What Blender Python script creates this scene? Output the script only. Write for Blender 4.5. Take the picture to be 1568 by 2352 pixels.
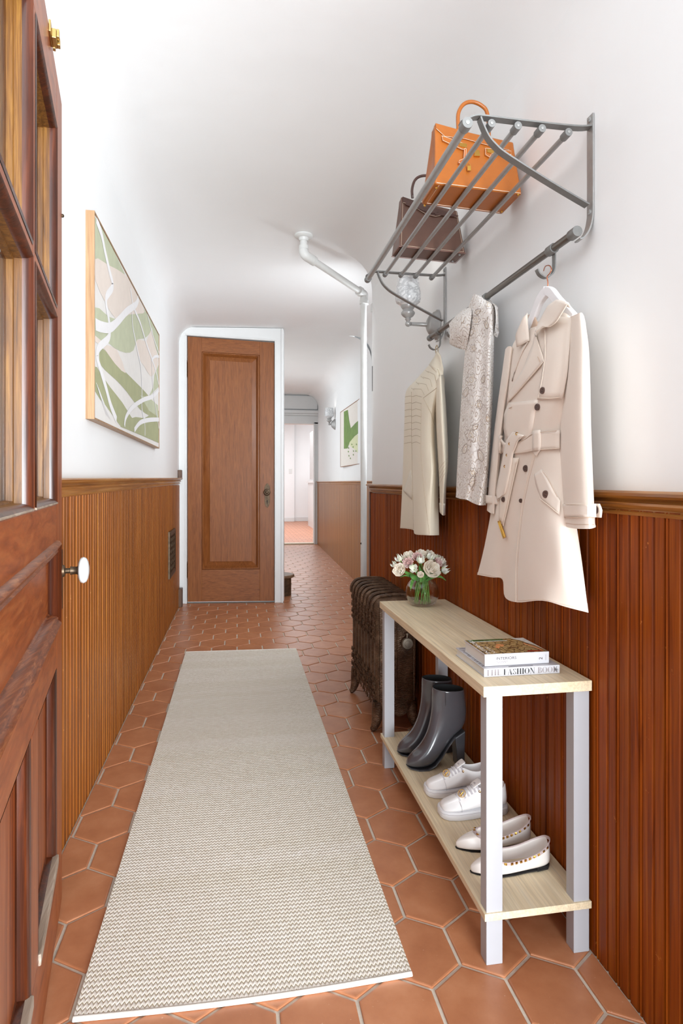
import bpy, bmesh, math, random
from mathutils import Vector, Matrix
from mathutils.bvhtree import BVHTree
random.seed(7)
for o in list(bpy.data.objects):
    bpy.data.objects.remove(o, do_unlink=True)
scene = bpy.context.scene
COL = scene.collection
PI = math.pi

# ------------------------------------------------------------------ camera
EYE = .95
FPX, CX, CY = 1400., 784., 1112.
YAW = math.atan(239 / 1400.)
cam_d = bpy.data.cameras.new('camera')
cam_d.sensor_width = 36
cam_d.lens = FPX / 2352 * 36
cam_d.shift_y = -(1176 - CY) / 2352
cam_d.clip_start = .02
cam = bpy.data.objects.new('camera', cam_d)
cam.location = (0, 0, EYE)
cam.rotation_euler = (PI / 2, 0, -YAW)
COL.objects.link(cam)
scene.camera = cam

# ------------------------------------------------------------------ light
world = bpy.data.worlds.new('world')
scene.world = world
world.use_nodes = True
bg = world.node_tree.nodes['Background']
bg.inputs[0].default_value = (.9, .96, 1.0, 1)
bg.inputs[1].default_value = .7

def area(name, loc, target, sx, sy, power, color=(1, 1, 1)):
    l = bpy.data.lights.new(name, 'AREA')
    l.shape = 'RECTANGLE'; l.size = sx; l.size_y = sy
    l.energy = power; l.color = color
    o = bpy.data.objects.new(name, l)
    COL.objects.link(o)
    o.location = loc
    o.rotation_euler = (Vector(target) - Vector(loc)).to_track_quat('-Z', 'Y').to_euler()
    return o
COOL = (.875, .95, 1)
area('entry_daylight', (1.75, -5.0, 1.7), (-.2, 4, 1.3), 3.9, 3.2, 420, COOL)
area('upward_fill', (1.45, -3.4, .15), (-.25, 3.0, 2.0), 3.0, 2.2, 250, COOL)  # unseen fill aimed upward, added to brighten the ceiling
area('near_top_fill', (-.12, .2, 2.15), (-.12, .2, 0), .6, .8, 1.6, COOL)  # added fill above the view; no ceiling fixture is known here
area('hidden_alcove_fill', (.93, 3.36, 1.6), (.1, 4.0, 1.3), .25, .6, 7, COOL)  # added fill hidden round the wall corner, evens out the middle hall
area('stair_side_fill', (-.4, 6.9, 1.5), (1.2, 6.9, 1.1), 2.2, 1.7, 14, COOL)  # added fill for the far hall; no window is known on this side
area('far_room_light', (.9, 12.3, 2.45), (.9, 12.3, 0), 1.8, 3.8, 55, COOL)

scene.view_settings.view_transform = 'Standard'
scene.view_settings.look = 'None'
scene.view_settings.gamma = 1
scene.view_settings.use_curve_mapping = False
scene.view_settings.exposure = 0.84

# ------------------------------------------------------------------ helpers
_s, _c = math.sin(YAW), math.cos(YAW)
def ray(u, v):
    a = (u - CX) / FPX; b = -(v - CY) / FPX
    return Vector((_c * a + _s, -_s * a + _c, b))
O3 = Vector((0, 0, EYE))
def onX(u, v, X):
    r = ray(u, v); return O3 + r * (X / r.x)
def onY(u, v, Y):
    r = ray(u, v); return O3 + r * (Y / r.y)
def onZ(u, v, Z):
    r = ray(u, v); return O3 + r * ((Z - EYE) / r.z)

def lin(c):
    c /= 255.
    return c / 12.92 if c <= .04045 else ((c + .055) / 1.055) ** 2.4
def C(r, g, b): return (lin(r), lin(g), lin(b), 1)

class MB:
    def __init__(s): s.v = []; s.f = []
    def add(s, vs, fs):
        n = len(s.v); s.v += [Vector(q) for q in vs]; s.f += [tuple(i + n for i in q) for q in fs]; return s
    def box(s, x0, x1, y0, y1, z0, z1):
        return s.add([(x, y, z) for z in (z0, z1) for y in (y0, y1) for x in (x0, x1)],
              [(0, 2, 3, 1), (4, 5, 7, 6), (0, 1, 5, 4), (2, 6, 7, 3), (0, 4, 6, 2), (1, 3, 7, 5)])
    def hexa(s, p):   # 8 points: bottom 4 ccw, top 4 ccw
        return s.add(p, [(3, 2, 1, 0), (4, 5, 6, 7), (0, 1, 5, 4), (1, 2, 6, 5), (2, 3, 7, 6), (3, 0, 4, 7)])
    def loft(s, rings, caps=(True, True), closed=True):
        n = len(rings[0]); vs = [p for r in rings for p in r]; fs = []
        for i in range(len(rings) - 1):
            for j in range(n if closed else n - 1):
                k = (j + 1) % n
                fs.append((i * n + j, i * n + k, (i + 1) * n + k, (i + 1) * n + j))
        if caps[0]: fs.append(tuple(range(n - 1, -1, -1)))
        if caps[1]: fs.append(tuple(range((len(rings) - 1) * n, len(rings) * n)))
        return s.add(vs, fs)
    def lathe(s, prof, cen=(0, 0, 0), axis=(0, 0, 1), seg=24, caps=(True, True), sq=(1, 1)):
        ax = Vector(axis).normalized(); q = Vector((0, 0, 1)).rotation_difference(ax); cen = Vector(cen)
        rings = [[cen + q @ Vector((r * math.cos(2 * PI * k / seg) * sq[0], r * math.sin(2 * PI * k / seg) * sq[1], z)) for k in range(seg)] for r, z in prof]
        return s.loft(rings, caps)
    def tube(s, pts, r, seg=8, caps=True, flat=None):
        pts = [Vector(p) for p in pts]; n = len(pts)
        rs = r if isinstance(r, (list, tuple)) else [r] * n
        tan = [(pts[min(i + 1, n - 1)] - pts[max(i - 1, 0)]).normalized() for i in range(n)]
        up = Vector((0, 0, 1)) if abs(tan[0].z) < .9 else Vector((1, 0, 0))
        nx = tan[0].cross(up).normalized(); rings = []
        for i in range(n):
            if i:
                nx = tan[i - 1].rotation_difference(tan[i]) @ nx
                nx = (nx - tan[i] * nx.dot(tan[i])).normalized()
            ny = tan[i].cross(nx)
            fa, fb = flat or (1, 1)
            rings.append([pts[i] + (nx * math.cos(2 * PI * k / seg) * fa + ny * math.sin(2 * PI * k / seg) * fb) * rs[i] for k in range(seg)])
        return s.loft(rings, (caps, caps))
    def ribbon(s, pts, side, half, thick, nrm):
        """flat bar along pts: half-width along side, half thickness along normal (per point vectors or constants)"""
        rings = []
        for i, p in enumerate(pts):
            a = side[i] if isinstance(side, list) else Vector(side)
            b = nrm[i] if isinstance(nrm, list) else Vector(nrm)
            p = Vector(p)
            rings.append([p + a * half + b * thick, p - a * half + b * thick, p - a * half - b * thick, p + a * half - b * thick])
        return s.loft(rings)
    def prism(s, poly, fn, t0, t1):
        n = len(poly)
        return s.add([fn(a, b, t0) for a, b in poly] + [fn(a, b, t1) for a, b in poly],
              [tuple(range(n - 1, -1, -1)), tuple(range(n, 2 * n))] + [(i, (i + 1) % n, n + (i + 1) % n, n + i) for i in range(n)])
    def frame(s, fn, x0, x1, z0, z1, prof, cap=False, sides=(0, 1, 2, 3)):
        """mitred rings: prof = [(inset, height)...]; fn(x, z, h) -> world"""
        vs = []
        for i, h in prof:
            vs += [fn(x0 + i, z0 + i, h), fn(x1 - i, z0 + i, h), fn(x1 - i, z1 - i, h), fn(x0 + i, z1 - i, h)]
        fs = []
        for r in range(len(prof) - 1):
            for k in sides:
                j = (k + 1) % 4
                fs.append((r * 4 + k, r * 4 + j, r * 4 + 4 + j, r * 4 + 4 + k))
        if cap: m = (len(prof) - 1) * 4; fs.append((m, m + 1, m + 2, m + 3))
        return s.add(vs, fs)
    def grid(s, g):
        nr, nc = len(g), len(g[0])
        return s.add([p for r in g for p in r], [(i * nc + j, i * nc + j + 1, i * nc + nc + j + 1, i * nc + nc + j) for i in range(nr - 1) for j in range(nc - 1)])
    def sphere(s, c, r, seg=10, rings=6, sc=(1, 1, 1)):
        c = Vector(c)
        prof = [[c + Vector((r * math.sin(PI * i / rings) * math.cos(2 * PI * k / seg) * sc[0], r * math.sin(PI * i / rings) * math.sin(2 * PI * k / seg) * sc[1], -r * math.cos(PI * i / rings) * sc[2])) for k in range(seg)] for i in range(1, rings)]
        return s.loft(prof)
    def torus(s, c, R, r, axis=(0, 0, 1), seg=16, rs=6, sq=(1, 1)):
        q = Vector((0, 0, 1)).rotation_difference(Vector(axis).normalized()); c = Vector(c)
        rings = [[c + q @ Vector(((R + r * math.cos(2 * PI * j / rs)) * math.cos(2 * PI * k / seg) * sq[0], (R + r * math.cos(2 * PI * j / rs)) * math.sin(2 * PI * k / seg) * sq[1], r * math.sin(2 * PI * j / rs))) for j in range(rs)] for k in range(seg + 1)]
        return s.loft(rings, (False, False))

ORG = {}
def empty(name, loc, label=None, cat=None, group=None, kind=None):
    o = bpy.data.objects.new(name, None); COL.objects.link(o)
    o.empty_display_size = .05
    o.location = loc; ORG[o.name] = Vector(loc)
    tag(o, label, cat, group, kind); return o
def tag(o, label=None, cat=None, group=None, kind=None):
    if label: o['label'] = label
    if cat: o['category'] = cat
    if group: o['group'] = group
    if kind: o['kind'] = kind
    return o
def make_mesh(name, mb, org, smooth=False, fixn=True):
    me = bpy.data.meshes.new(name)
    me.from_pydata([tuple(v - org) for v in mb.v], [], mb.f)
    if fixn:
        bm = bmesh.new(); bm.from_mesh(me)
        bmesh.ops.recalc_face_normals(bm, faces=bm.faces[:]); bm.to_mesh(me); bm.free()
    if smooth:
        me.polygons.foreach_set('use_smooth', [True] * len(me.polygons))
        try: me.set_sharp_from_angle(angle=math.radians(smooth if smooth is not True else 40))
        except Exception: pass
    return me
def obj(name, mb, mat, parent=None, smooth=False, bevel=0, sub=0, solid=0, org=None, label=None, fixn=True):
    if parent is not None: po = ORG[parent.name]
    else: po = Vector((0, 0, 0))
    if org is None:
        org = po if parent is not None else Vector((sum(v.x for v in mb.v) / len(mb.v), sum(v.y for v in mb.v) / len(mb.v), min(v.z for v in mb.v)))
    me = make_mesh(name, mb, Vector(org), smooth, fixn)
    if mat: me.materials.append(mat)
    o = bpy.data.objects.new(name, me); COL.objects.link(o)
    o.location = Vector(org) - po; ORG[o.name] = Vector(org)
    if parent is not None: o.parent = parent
    if solid:
        m = o.modifiers.new('thickness', 'SOLIDIFY'); m.thickness = solid; m.offset = 0
    if sub:
        m = o.modifiers.new('smooth', 'SUBSURF'); m.levels = sub; m.render_levels = sub
    if bevel:
        m = o.modifiers.new('bevel', 'BEVEL'); m.width = bevel; m.segments = 2; m.limit_method = 'ANGLE'; m.angle_limit = math.radians(40)
    if label: o['label'] = label
    return o
def inst(name, me, loc, parent, rot=None, scale=None):
    o = bpy.data.objects.new(name, me); COL.objects.link(o)
    o.parent = parent; o.location = Vector(loc) - ORG[parent.name]
    if rot: o.rotation_euler = rot
    if scale: o.scale = scale
    ORG[o.name] = Vector(loc)
    return o
def copy_tree(o, parent=None):
    c = o.copy(); COL.objects.link(c); c.parent = parent
    ORG[c.name] = ORG.get(o.name, Vector())
    for ch in list(o.children):
        copy_tree(ch, c)
    return c
def bvh_of(o):
    dg = bpy.context.evaluated_depsgraph_get()
    ev = o.evaluated_get(dg); me = ev.to_mesh()
    org = ORG[o.name]
    t = BVHTree.FromPolygons([v.co + org for v in me.vertices], [tuple(p.vertices) for p in me.polygons])
    ev.to_mesh_clear(); return t
def smoothpts(pts, n=6, closed=False):
    """Catmull-Rom resample"""
    P = [Vector(p) for p in pts]; out = []; m = len(P)
    rng = m if closed else m - 1
    for i in range(rng):
        if closed: p0, p1, p2, p3 = P[(i - 1) % m], P[i], P[(i + 1) % m], P[(i + 2) % m]
        else: p0, p1, p2, p3 = P[max(i - 1, 0)], P[i], P[i + 1], P[min(i + 2, m - 1)]
        for k in range(n):
            t = k / n
            out.append(.5 * ((2 * p1) + (p2 - p0) * t + (2 * p0 - 5 * p1 + 4 * p2 - p3) * t * t + (3 * p1 - p0 - 3 * p2 + p3) * t ** 3))
    if not closed: out.append(P[-1])
    return out

# ------------------------------------------------------------------ materials
class NT:
    def __init__(s, name):
        s.m = bpy.data.materials.new(name); s.m.use_nodes = True
        s.t = s.m.node_tree; s.b = s.t.nodes['Principled BSDF']
    def n(s, typ, **kw):
        nd = s.t.nodes.new(typ)
        for k, v in kw.items():
            if k.startswith('_'): setattr(nd, k[1:], v)
            else: nd.inputs[k.replace('__', ' ')].default_value = v
        return nd
    def l(s, a, b): s.t.links.new(a, b)
    def coord(s, scale=(1, 1, 1), rnd=False, kind='Object', rot=(0, 0, 0)):
        tc = s.n('ShaderNodeTexCoord'); out = tc.outputs[kind]
        if rnd:
            oi = s.n('ShaderNodeObjectInfo')
            mu = s.n('ShaderNodeVectorMath', _operation='MULTIPLY_ADD')
            s.l(oi.outputs['Random'], mu.inputs[0]); mu.inputs[1].default_value = (37, 53, 71); s.l(out, mu.inputs[2])
            out = mu.outputs[0]
        mp = s.n('ShaderNodeMapping'); mp.inputs['Scale'].default_value = scale; mp.inputs['Rotation'].default_value = rot
        s.l(out, mp.inputs['Vector']); return mp.outputs[0]
    def noise(s, vec, scale=5, detail=4, rough=.55, dist=0):
        nd = s.n('ShaderNodeTexNoise'); s.l(vec, nd.inputs['Vector'])
        nd.inputs['Scale'].default_value = scale; nd.inputs['Detail'].default_value = detail
        nd.inputs['Roughness'].default_value = rough; nd.inputs['Distortion'].default_value = dist
        return nd.outputs['Fac']
    def ramp(s, fac, stops):
        nd = s.n('ShaderNodeValToRGB'); e = nd.color_ramp.elements
        while len(e) < len(stops): e.new(.5)
        for i, (p, c) in enumerate(stops):
            e[i].position = p; e[i].color = c if not isinstance(c, (int, float)) else (c, c, c, 1)
        s.l(fac, nd.inputs[0]); return nd.outputs[0]
    def mix(s, fac, a, b, mode='MIX'):
        nd = s.n('ShaderNodeMix', _data_type='RGBA', _blend_type=mode)
        for sock, val in ((nd.inputs[0], fac), (nd.inputs[6], a), (nd.inputs[7], b)):
            if isinstance(val, (int, float)): sock.default_value = val
            elif isinstance(val, tuple): sock.default_value = val
            else: s.l(val, sock)
        return nd.outputs[2]
    def math(s, op, a, b=None, c=None):
        nd = s.n('ShaderNodeMath', _operation=op)
        for i, val in enumerate((a, b, c)):
            if val is None: continue
            if isinstance(val, (int, float)): nd.inputs[i].default_value = val
            else: s.l(val, nd.inputs[i])
        return nd.outputs[0]
    def bump(s, h, strength=.2, dist=.002):
        nd = s.n('ShaderNodeBump'); nd.inputs['Strength'].default_value = strength; nd.inputs['Distance'].default_value = dist
        s.l(h, nd.inputs['Height']); s.l(nd.outputs[0], s.b.inputs['Normal'])
    def base(s, c):
        if isinstance(c, tuple): s.b.inputs['Base Color'].default_value = c
        else: s.l(c, s.b.inputs['Base Color'])
    def set(s, rough=.5, metal=0, spec=.5, coat=0, coat_r=.1, sheen=0):
        s.b.inputs['Roughness'].default_value = rough; s.b.inputs['Metallic'].default_value = metal
        s.b.inputs['Specular IOR Level'].default_value = spec
        s.b.inputs['Coat Weight'].default_value = coat; s.b.inputs['Coat Roughness'].default_value = coat_r
        s.b.inputs['Sheen Weight'].default_value = sheen

def plain(name, col, rough=.5, metal=0, spec=.5, var=.06, nscale=30, bump=0, coat=0, sheen=0, bscale=200, bdist=.001):
    """solid colour with slight procedural mottling and optional fine relief"""
    t = NT(name); v = t.coord(rnd=True)
    n = t.noise(v, nscale, 3)
    a = tuple(max(0, c * (1 - var)) for c in col[:3]) + (1,); b = tuple(min(1, c * (1 + var)) for c in col[:3]) + (1,)
    t.base(t.ramp(n, [(.3, a), (.7, b)])); t.set(rough, metal, spec, coat, sheen=sheen)
    if bump: t.bump(t.noise(v, bscale, 3), bump, bdist)
    return t.m

def wood(name, dark, mid, light, axis='Z', fine=60, long=2.5, rough=.4, coat=.25, rnd=True, wear=None, bump=.25, var=.25, spec=.35):
    t = NT(name)
    k = {'X': (long, fine, fine), 'Y': (fine, long, fine), 'Z': (fine, fine, long)}[axis]
    v = t.coord(k, rnd)
    n1 = t.noise(v, 1, 5, .6, 1.2)
    k2 = tuple(x * 4 if x == fine else x * 3 for x in k)
    v2 = t.coord(k2, rnd); n2 = t.noise(v2, 1, 3, .6)
    col = t.ramp(n1, [(.25, dark), (.5, mid), (.75, light)])
    col = t.mix(.35, col, t.ramp(n2, [(.3, (.35, .35, .35, 1)), (.65, (1, 1, 1, 1))]), 'MULTIPLY')
    if rnd:
        oi = t.n('ShaderNodeObjectInfo')
        col = t.mix(var, col, t.ramp(oi.outputs['Random'], [(0, (.55, .5, .45, 1)), (.5, (1, 1, 1, 1)), (1, (1.0, .85, .7, 1))]), 'MULTIPLY')
    if wear:
        v3 = t.coord((9, 9, 9), rnd); w = t.ramp(t.noise(v3, 6, 6, .7), [(.665, (0, 0, 0, 1)), (.70, (1, 1, 1, 1))])
        col = t.mix(w, col, wear)
    t.base(col); t.set(rough, 0, spec, coat, .25); t.bump(n2, bump, .0008)
    return t.m

M = {}
M['plaster'] = plain('white_plaster', C(243, 243, 243), .55, var=.010, nscale=3, bump=.12, bscale=9, bdist=.01)
M['white_paint'] = plain('white_gloss_paint', C(222, 222, 221), .35, var=.012, nscale=8, bump=.08, bscale=25, bdist=.004)
M['pipe_paint'] = plain('thick_white_pipe_paint', C(222, 222, 220), .35, var=.02, nscale=20, bump=.15, bscale=60)
M['board_right'] = wood('dark_reddish_board', C(98, 36, 2), C(148, 68, 5), C(172, 92, 18), 'Z', 45, 1.6, .5, .02, wear=C(186, 112, 50), var=.4, spec=.2)
M['board_left'] = wood('golden_brown_board', C(104, 54, 12), C(146, 82, 26), C(174, 110, 44), 'Z', 45, 1.6, .46, .04, wear=C(190, 130, 70), var=.35, spec=.25)
M['board_far'] = wood('honey_board', C(126, 72, 18), C(156, 96, 30), C(174, 116, 44), 'Z', 40, 1.2, .34, .08, var=.2, spec=.3)
M['rail_wood'] = wood('varnished_rail_wood', C(118, 66, 20), C(172, 112, 46), C(202, 150, 84), 'Y', 50, 2, .3, .25, var=.1)
M['closet_wood'] = wood('quartered_oak', C(112, 60, 24), C(138, 80, 38), C(152, 94, 48), 'Z', 80, 5, .4, .12, var=.06)
M['closet_wood_x'] = wood('quartered_oak_across', C(112, 60, 24), C(138, 80, 38), C(152, 94, 48), 'X', 80, 5, .4, .12, var=.06)
M['door_wood'] = wood('red_brown_door_wood', C(116, 50, 14), C(158, 80, 34), C(178, 104, 54), 'Z', 40, 2.2, .4, .15, wear=C(200, 130, 70), var=.05)
M['door_wood_x'] = wood('red_brown_door_wood_across', C(116, 50, 14), C(158, 80, 34), C(178, 104, 54), 'Y', 40, 2.2, .4, .15, wear=C(200, 130, 70), var=.05)
M['door_mould'] = wood('dark_varnish_and_shade_moulding', C(36, 14, 6), C(72, 30, 12), C(110, 52, 22), 'Z', 60, 3, .3, .4, var=.05)
M['door_reveal'] = wood('amber_reveal_wood', C(70, 38, 8), C(118, 74, 22), C(150, 104, 40), 'Z', 90, 6, .45, .1, var=.05)
M['sill_wood'] = wood('weathered_sill_wood', C(120, 100, 84), C(176, 158, 140), C(206, 194, 180), 'Y', 60, 3, .55, .05, var=.05)
M['dark_wood'] = wood('dark_aged_wood', C(58, 36, 22), C(92, 60, 38), C(120, 84, 56), 'Z', 40, 2, .45, .1)
M['bronze'] = plain('dark_bronze', C(84, 68, 52), .42, .75, var=.35, nscale=60, bump=.2)
M['brass'] = plain('aged_brass', C(190, 160, 100), .32, .9, var=.15)
M['gold'] = plain('polished_gold', C(214, 168, 84), .2, 1, var=.05)
M['steel'] = plain('brushed_grey_steel', C(158, 157, 155), .34, .35, var=.06, nscale=80)
M['steel_dark'] = plain('satin_dark_steel', C(124, 123, 121), .42, .25, var=.06, nscale=80)
M['black'] = plain('black_gap', C(26, 22, 20), .7, var=.1)
M['porcelain'] = plain('white_porcelain', C(216, 216, 214), .12, coat=.3, var=.01)
# ------------------------------------------------------------------ setting
def struct(name, mb, mat, label, cat, parent=None, **kw):
    o = obj(name, mb, mat, parent, **kw)
    if parent is None: tag(o, label, cat, kind='structure')
    return o
XL, XR = -.448, .712            # board faces
PL, PR = -.456, .722            # plaster faces
Y0, YC, YE, YF, YB = .35, 3.24, 4.95, 9.6, 15.6
def far_x(y): return 1.145 + .0293 * (y - 5.8)
def ceil_z(y): return 2.2 + max(0., y - 4.95) * .034

# terracotta floor: grout slab plus hexagonal tiles
M['grout'] = plain('pale_grout', C(206, 194, 178), .8, var=.1, nscale=60, bump=.3)
def tile_mat(name, island):
    t = NT(name); v = t.coord((1, 1, 1), not island)
    if island: r = t.n('ShaderNodeNewGeometry').outputs['Random Per Island']
    else: r = t.n('ShaderNodeObjectInfo').outputs['Random']
    n = t.noise(v, 14, 5, .6)
    c = t.ramp(n, [(.25, C(172, 108, 72)), (.5, C(186, 122, 84)), (.75, C(198, 136, 98))])
    c = t.mix(.5, c, t.ramp(r, [(0, (.80, .76, .74, 1)), (.5, (.95, .94, .93, 1)), (1, (1, 1, 1, 1))]), 'MULTIPLY')
    sp = t.ramp(t.noise(v, 160, 2, .5), [(.74, (0, 0, 0, 1)), (.78, (1, 1, 1, 1))])
    c = t.mix(t.math('MULTIPLY', sp, .5), c, C(220, 190, 165))
    t.base(c); t.set(.36, 0, .5, .12, .3); t.bump(t.noise(v, 60, 4), .12, .001)
    return t.m
M['tile'] = tile_mat('terracotta_tile', False)
M['tile_far'] = tile_mat('terracotta_tile_far', True)
mb = MB()
mb.box(-.46, 1.3, -.8, YF, -.06, -.004)
floor = struct('floor', mb, M['grout'], 'terracotta hexagon tile floor with pale grout running down the hall', 'floor', org=(0, 0, 0))
TW, TP = .1455, .1483
HS, HT = .0505, .0975           # half side, point
G = .0035
def hex_poly(cx, cy):
    k = G * 1.1
    return [(cx + TW / 2 - G, cy - HS + k / 2), (cx + TW / 2 - G, cy + HS - k / 2), (cx, cy + HT - k), (cx - TW / 2 + G, cy + HS - k / 2), (cx - TW / 2 + G, cy - HS + k / 2), (cx, cy - HT + k)]
def clip(poly, f):
    out = []
    for i in range(len(poly)):
        a, b = poly[i], poly[(i + 1) % len(poly)]; fa, fb = f(*a), f(*b)
        if fa >= 0: out.append(a)
        if (fa >= 0) != (fb >= 0):
            t = fa / (fa - fb); out.append((a[0] + (b[0] - a[0]) * t, a[1] + (b[1] - a[1]) * t))
    return out
def tile_geo(mb, poly):
    cx = sum(p[0] for p in poly) / len(poly); cy = sum(p[1] for p in poly) / len(poly)
    def ins(d):
        o = []
        for x, y in poly:
            L = math.hypot(x - cx, y - cy) or 1; k = max(.1, 1 - d / L); o.append((cx + (x - cx) * k, cy + (y - cy) * k))
        return o
    n = len(poly)
    r = [[(x, y, -.006) for x, y in poly], [(x, y, -.0018) for x, y in poly], [(x, y, -.0005) for x, y in ins(.0012)], [(x, y, 0) for x, y in ins(.004)]]
    mb.loft(r, (False, True))
full = None; indiv = 0; rest = MB(); cand = []
for r in range(-14, 62):
    cy = 1.348 + r * TP
    for k in range(-6, 16):
        cx = -.365 + k * TW + (0 if r % 2 else TW / 2)
        if cy > YF + .1 or cy < -.75: continue
        P = hex_poly(cx, cy)
        P = clip(P, lambda x, y: x - (XL + .004))
        if cy < YC + .4: 
            if cy < YC - .1: P = clip(P, lambda x, y: (XR - .003) - x) if P else P
            elif cx > XR:
                P = clip(P, lambda x, y: y - (YC + .09)) if P else P
        if P: P = clip(P, lambda x, y: far_x(y) - .004 - x)
        if P and cy > YE - .2 and cx < .42: P = clip(P, lambda x, y: max(4.972 - .115 * x - .028 - y, x - .372))
        if P: P = clip(P, lambda x, y: YF - y)
        if len(P) < 3: continue
        A = abs(sum(P[i][0] * P[(i + 1) % len(P)][1] - P[(i + 1) % len(P)][0] * P[i][1] for i in range(len(P)))) / 2
        if A < 3e-5: continue
        under = -.27 < cx - TW / 2 and cx + TW / 2 < .32 and 1.25 < cy < 3.4
        cand.append((cy, cx, P, A, under))
cand.sort(key=lambda q: q[0])
for cy, cx, P, A, under in cand:
    vis = cy > .85 and not under and indiv < 296
    if not vis: tile_geo(rest, P); continue
    indiv += 1
    if len(P) == 6 and abs(A - .0188) < .002 and abs(P[2][0] - cx) < 1e-6 and abs(sum(p[0] for p in P) / 6 - cx) < 1e-6:
        if full is None:
            m0 = MB(); tile_geo(m0, [(x - cx, y - cy) for x, y in P]); full = make_mesh('tile', m0, Vector(), False); full.materials.append(M['tile'])
        inst('tile', full, (cx, cy, 0), floor)
    else:
        m0 = MB(); tile_geo(m0, P); obj('tile', m0, M['tile'], floor, org=(cx, cy, 0))
o = obj('far_tiles', rest, M['tile_far'], floor); o['kind'] = 'stuff'

# far room floor
t = NT('far_room_tiles'); v = t.coord((1, 1, 1))
br = t.n('ShaderNodeTexBrick', Color1=C(204, 140, 108), Color2=C(196, 130, 98), Mortar=C(150, 96, 74), Scale=1.0)
br.inputs['Mortar Size'].default_value = .006; br.inputs['Brick Width'].default_value = .16; br.inputs['Row Height'].default_value = .15
t.l(v, br.inputs['Vector']); t.base(br.outputs[0]); t.set(.4, 0, .4)
M['far_floor'] = t.m
mb = MB(); mb.box(-.6, 2.6, YF, YB + .1, -.06, -.001)
struct('floor_far_room', mb, M['far_floor'], 'small terracotta tile floor of the white room past the far doorway', 'floor')

# walls
mb = MB(); mb.box(PL - .12, PL, Y0, YE + .1, 0, 2.22)
wall_left = struct('wall_left', mb, M['plaster'], 'white plaster left wall above vertical board wainscot', 'wall', org=(PL, 1.5, 0))
mb = MB(); mb.box(PR, PR + .34, Y0, YC, 0, 2.22)
wall_right = struct('wall_right', mb, M['plaster'], 'white plaster right wall above dark board wainscot behind the coats', 'wall', org=(PR, 1.5, 0))
mb = MB()
mb.hexa([(far_x(3.0), 3.0, 0), (far_x(YF), YF, 0), (far_x(YF) + .15, YF, 0), (far_x(3.0) + .15, 3.0, 0)][::-1] + [(far_x(3.0), 3.0, 2.42), (far_x(YF), YF, 2.42), (far_x(YF) + .15, YF, 2.42), (far_x(3.0) + .15, 3.0, 2.42)][::-1])
wall_far = struct('wall_far_right', mb, M['plaster'], 'white right wall of the far hall above honey coloured wainscot', 'wall', org=(1.15, 6, 0))
# vestibule returns beside the camera
mb = MB(); mb.box(PL - .12, -.275, Y0 - .1, Y0 + .06, 0, 2.22)
struct('wall_front', mb, M['plaster'], 'white wall return beside the open entrance door', 'wall')
# ceilings with coved edges
def ceiling(name, y0, y1, xl, xr, cl, cr, label, n=8, zf=ceil_z):
    ys = [y0 + (y1 - y0) * i / 6 for i in range(7)]
    g = []
    for y in ys:
        z = zf(y); row = []
        a, b = xl(y), xr(y)
        for i in range(n + 1):
            t_ = PI / 2 * i / n
            row.append((a + cl * (1 - math.sin(PI / 2 - t_)) if cl else a, y, z - cl * (1 - math.sin(t_)) if cl else z))
            if not cl: break
        row += [(a + (b - a) * q, y, z) for q in (.4, .5, .6)]
        for i in range(n + 1):
            t_ = PI / 2 * i / n
            row.append((b - cr + cr * math.sin(t_) if cr else b, y, z - cr * (1 - math.cos(t_)) if cr else z))
            if not cr: break
        g.append(row)
    m = MB(); m.grid(g)
    # thick shell above
    top = [[(p[0], p[1], 2.6) for p in r] for r in g]
    m.grid(top)
    o = struct(name, m, M['plaster'], label, 'ceiling', smooth=60, fixn=True)
    return o
ceiling('ceiling', -.3, YC, lambda y: PL, lambda y: PR, .13, .2, 'low white plaster ceiling with coved edges over the entrance hall')
ceiling('ceiling_middle', YC, YE + .12, lambda y: PL, lambda y: far_x(y), .13, .16, 'white ceiling in front of the closet door')
ceiling('ceiling_far', YE + .12, YF + .06, lambda y: -.6, lambda y: far_x(y), 0, .2, 'white coved ceiling of the far hall')
# closet wall
e_c = Vector((.9934, -.1147, 0)); n_c = Vector((-.1147, -.9934, 0))      # along the closet front, facing the camera
O_C = Vector((-.395, 4.992, 0))
def cl(a, z, h=0): return O_C + e_c * a + n_c * h + Vector((0, 0, z))
mb = MB()
def cbox(a0, a1, z0, z1, h0, h1, m=None):
    m = m or mb
    return m.hexa([cl(a0, z0, h0), cl(a1, z0, h0), cl(a1, z0, h1), cl(a0, z0, h1), cl(a0, z1, h0), cl(a1, z1, h0), cl(a1, z1, h1), cl(a0, z1, h1)])
cbox(-.065, .765, 0, 2.2, -.16, -.042)
struct('wall_closet', mb, M['plaster'], 'white end wall that holds the closet door', 'wall')
# stair hall left side, hidden end wall
mb = MB(); mb.box(-.72, -.6, 5.0, YF, 0, 2.6)
struct('wall_stair', mb, M['plaster'], 'white wall of the stair hall behind the closet', 'wall')
mb = MB()
mb.box(-.72, .2, YF, YF + .12, 0, 2.6); mb.box(1.195, 1.6, YF, YF + .12, 0, 2.6); mb.box(.2, 1.195, YF, YF + .12, 1.9, 2.6)
struct('wall_back', mb, M['plaster'], 'white wall around the far doorway', 'wall')
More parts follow.
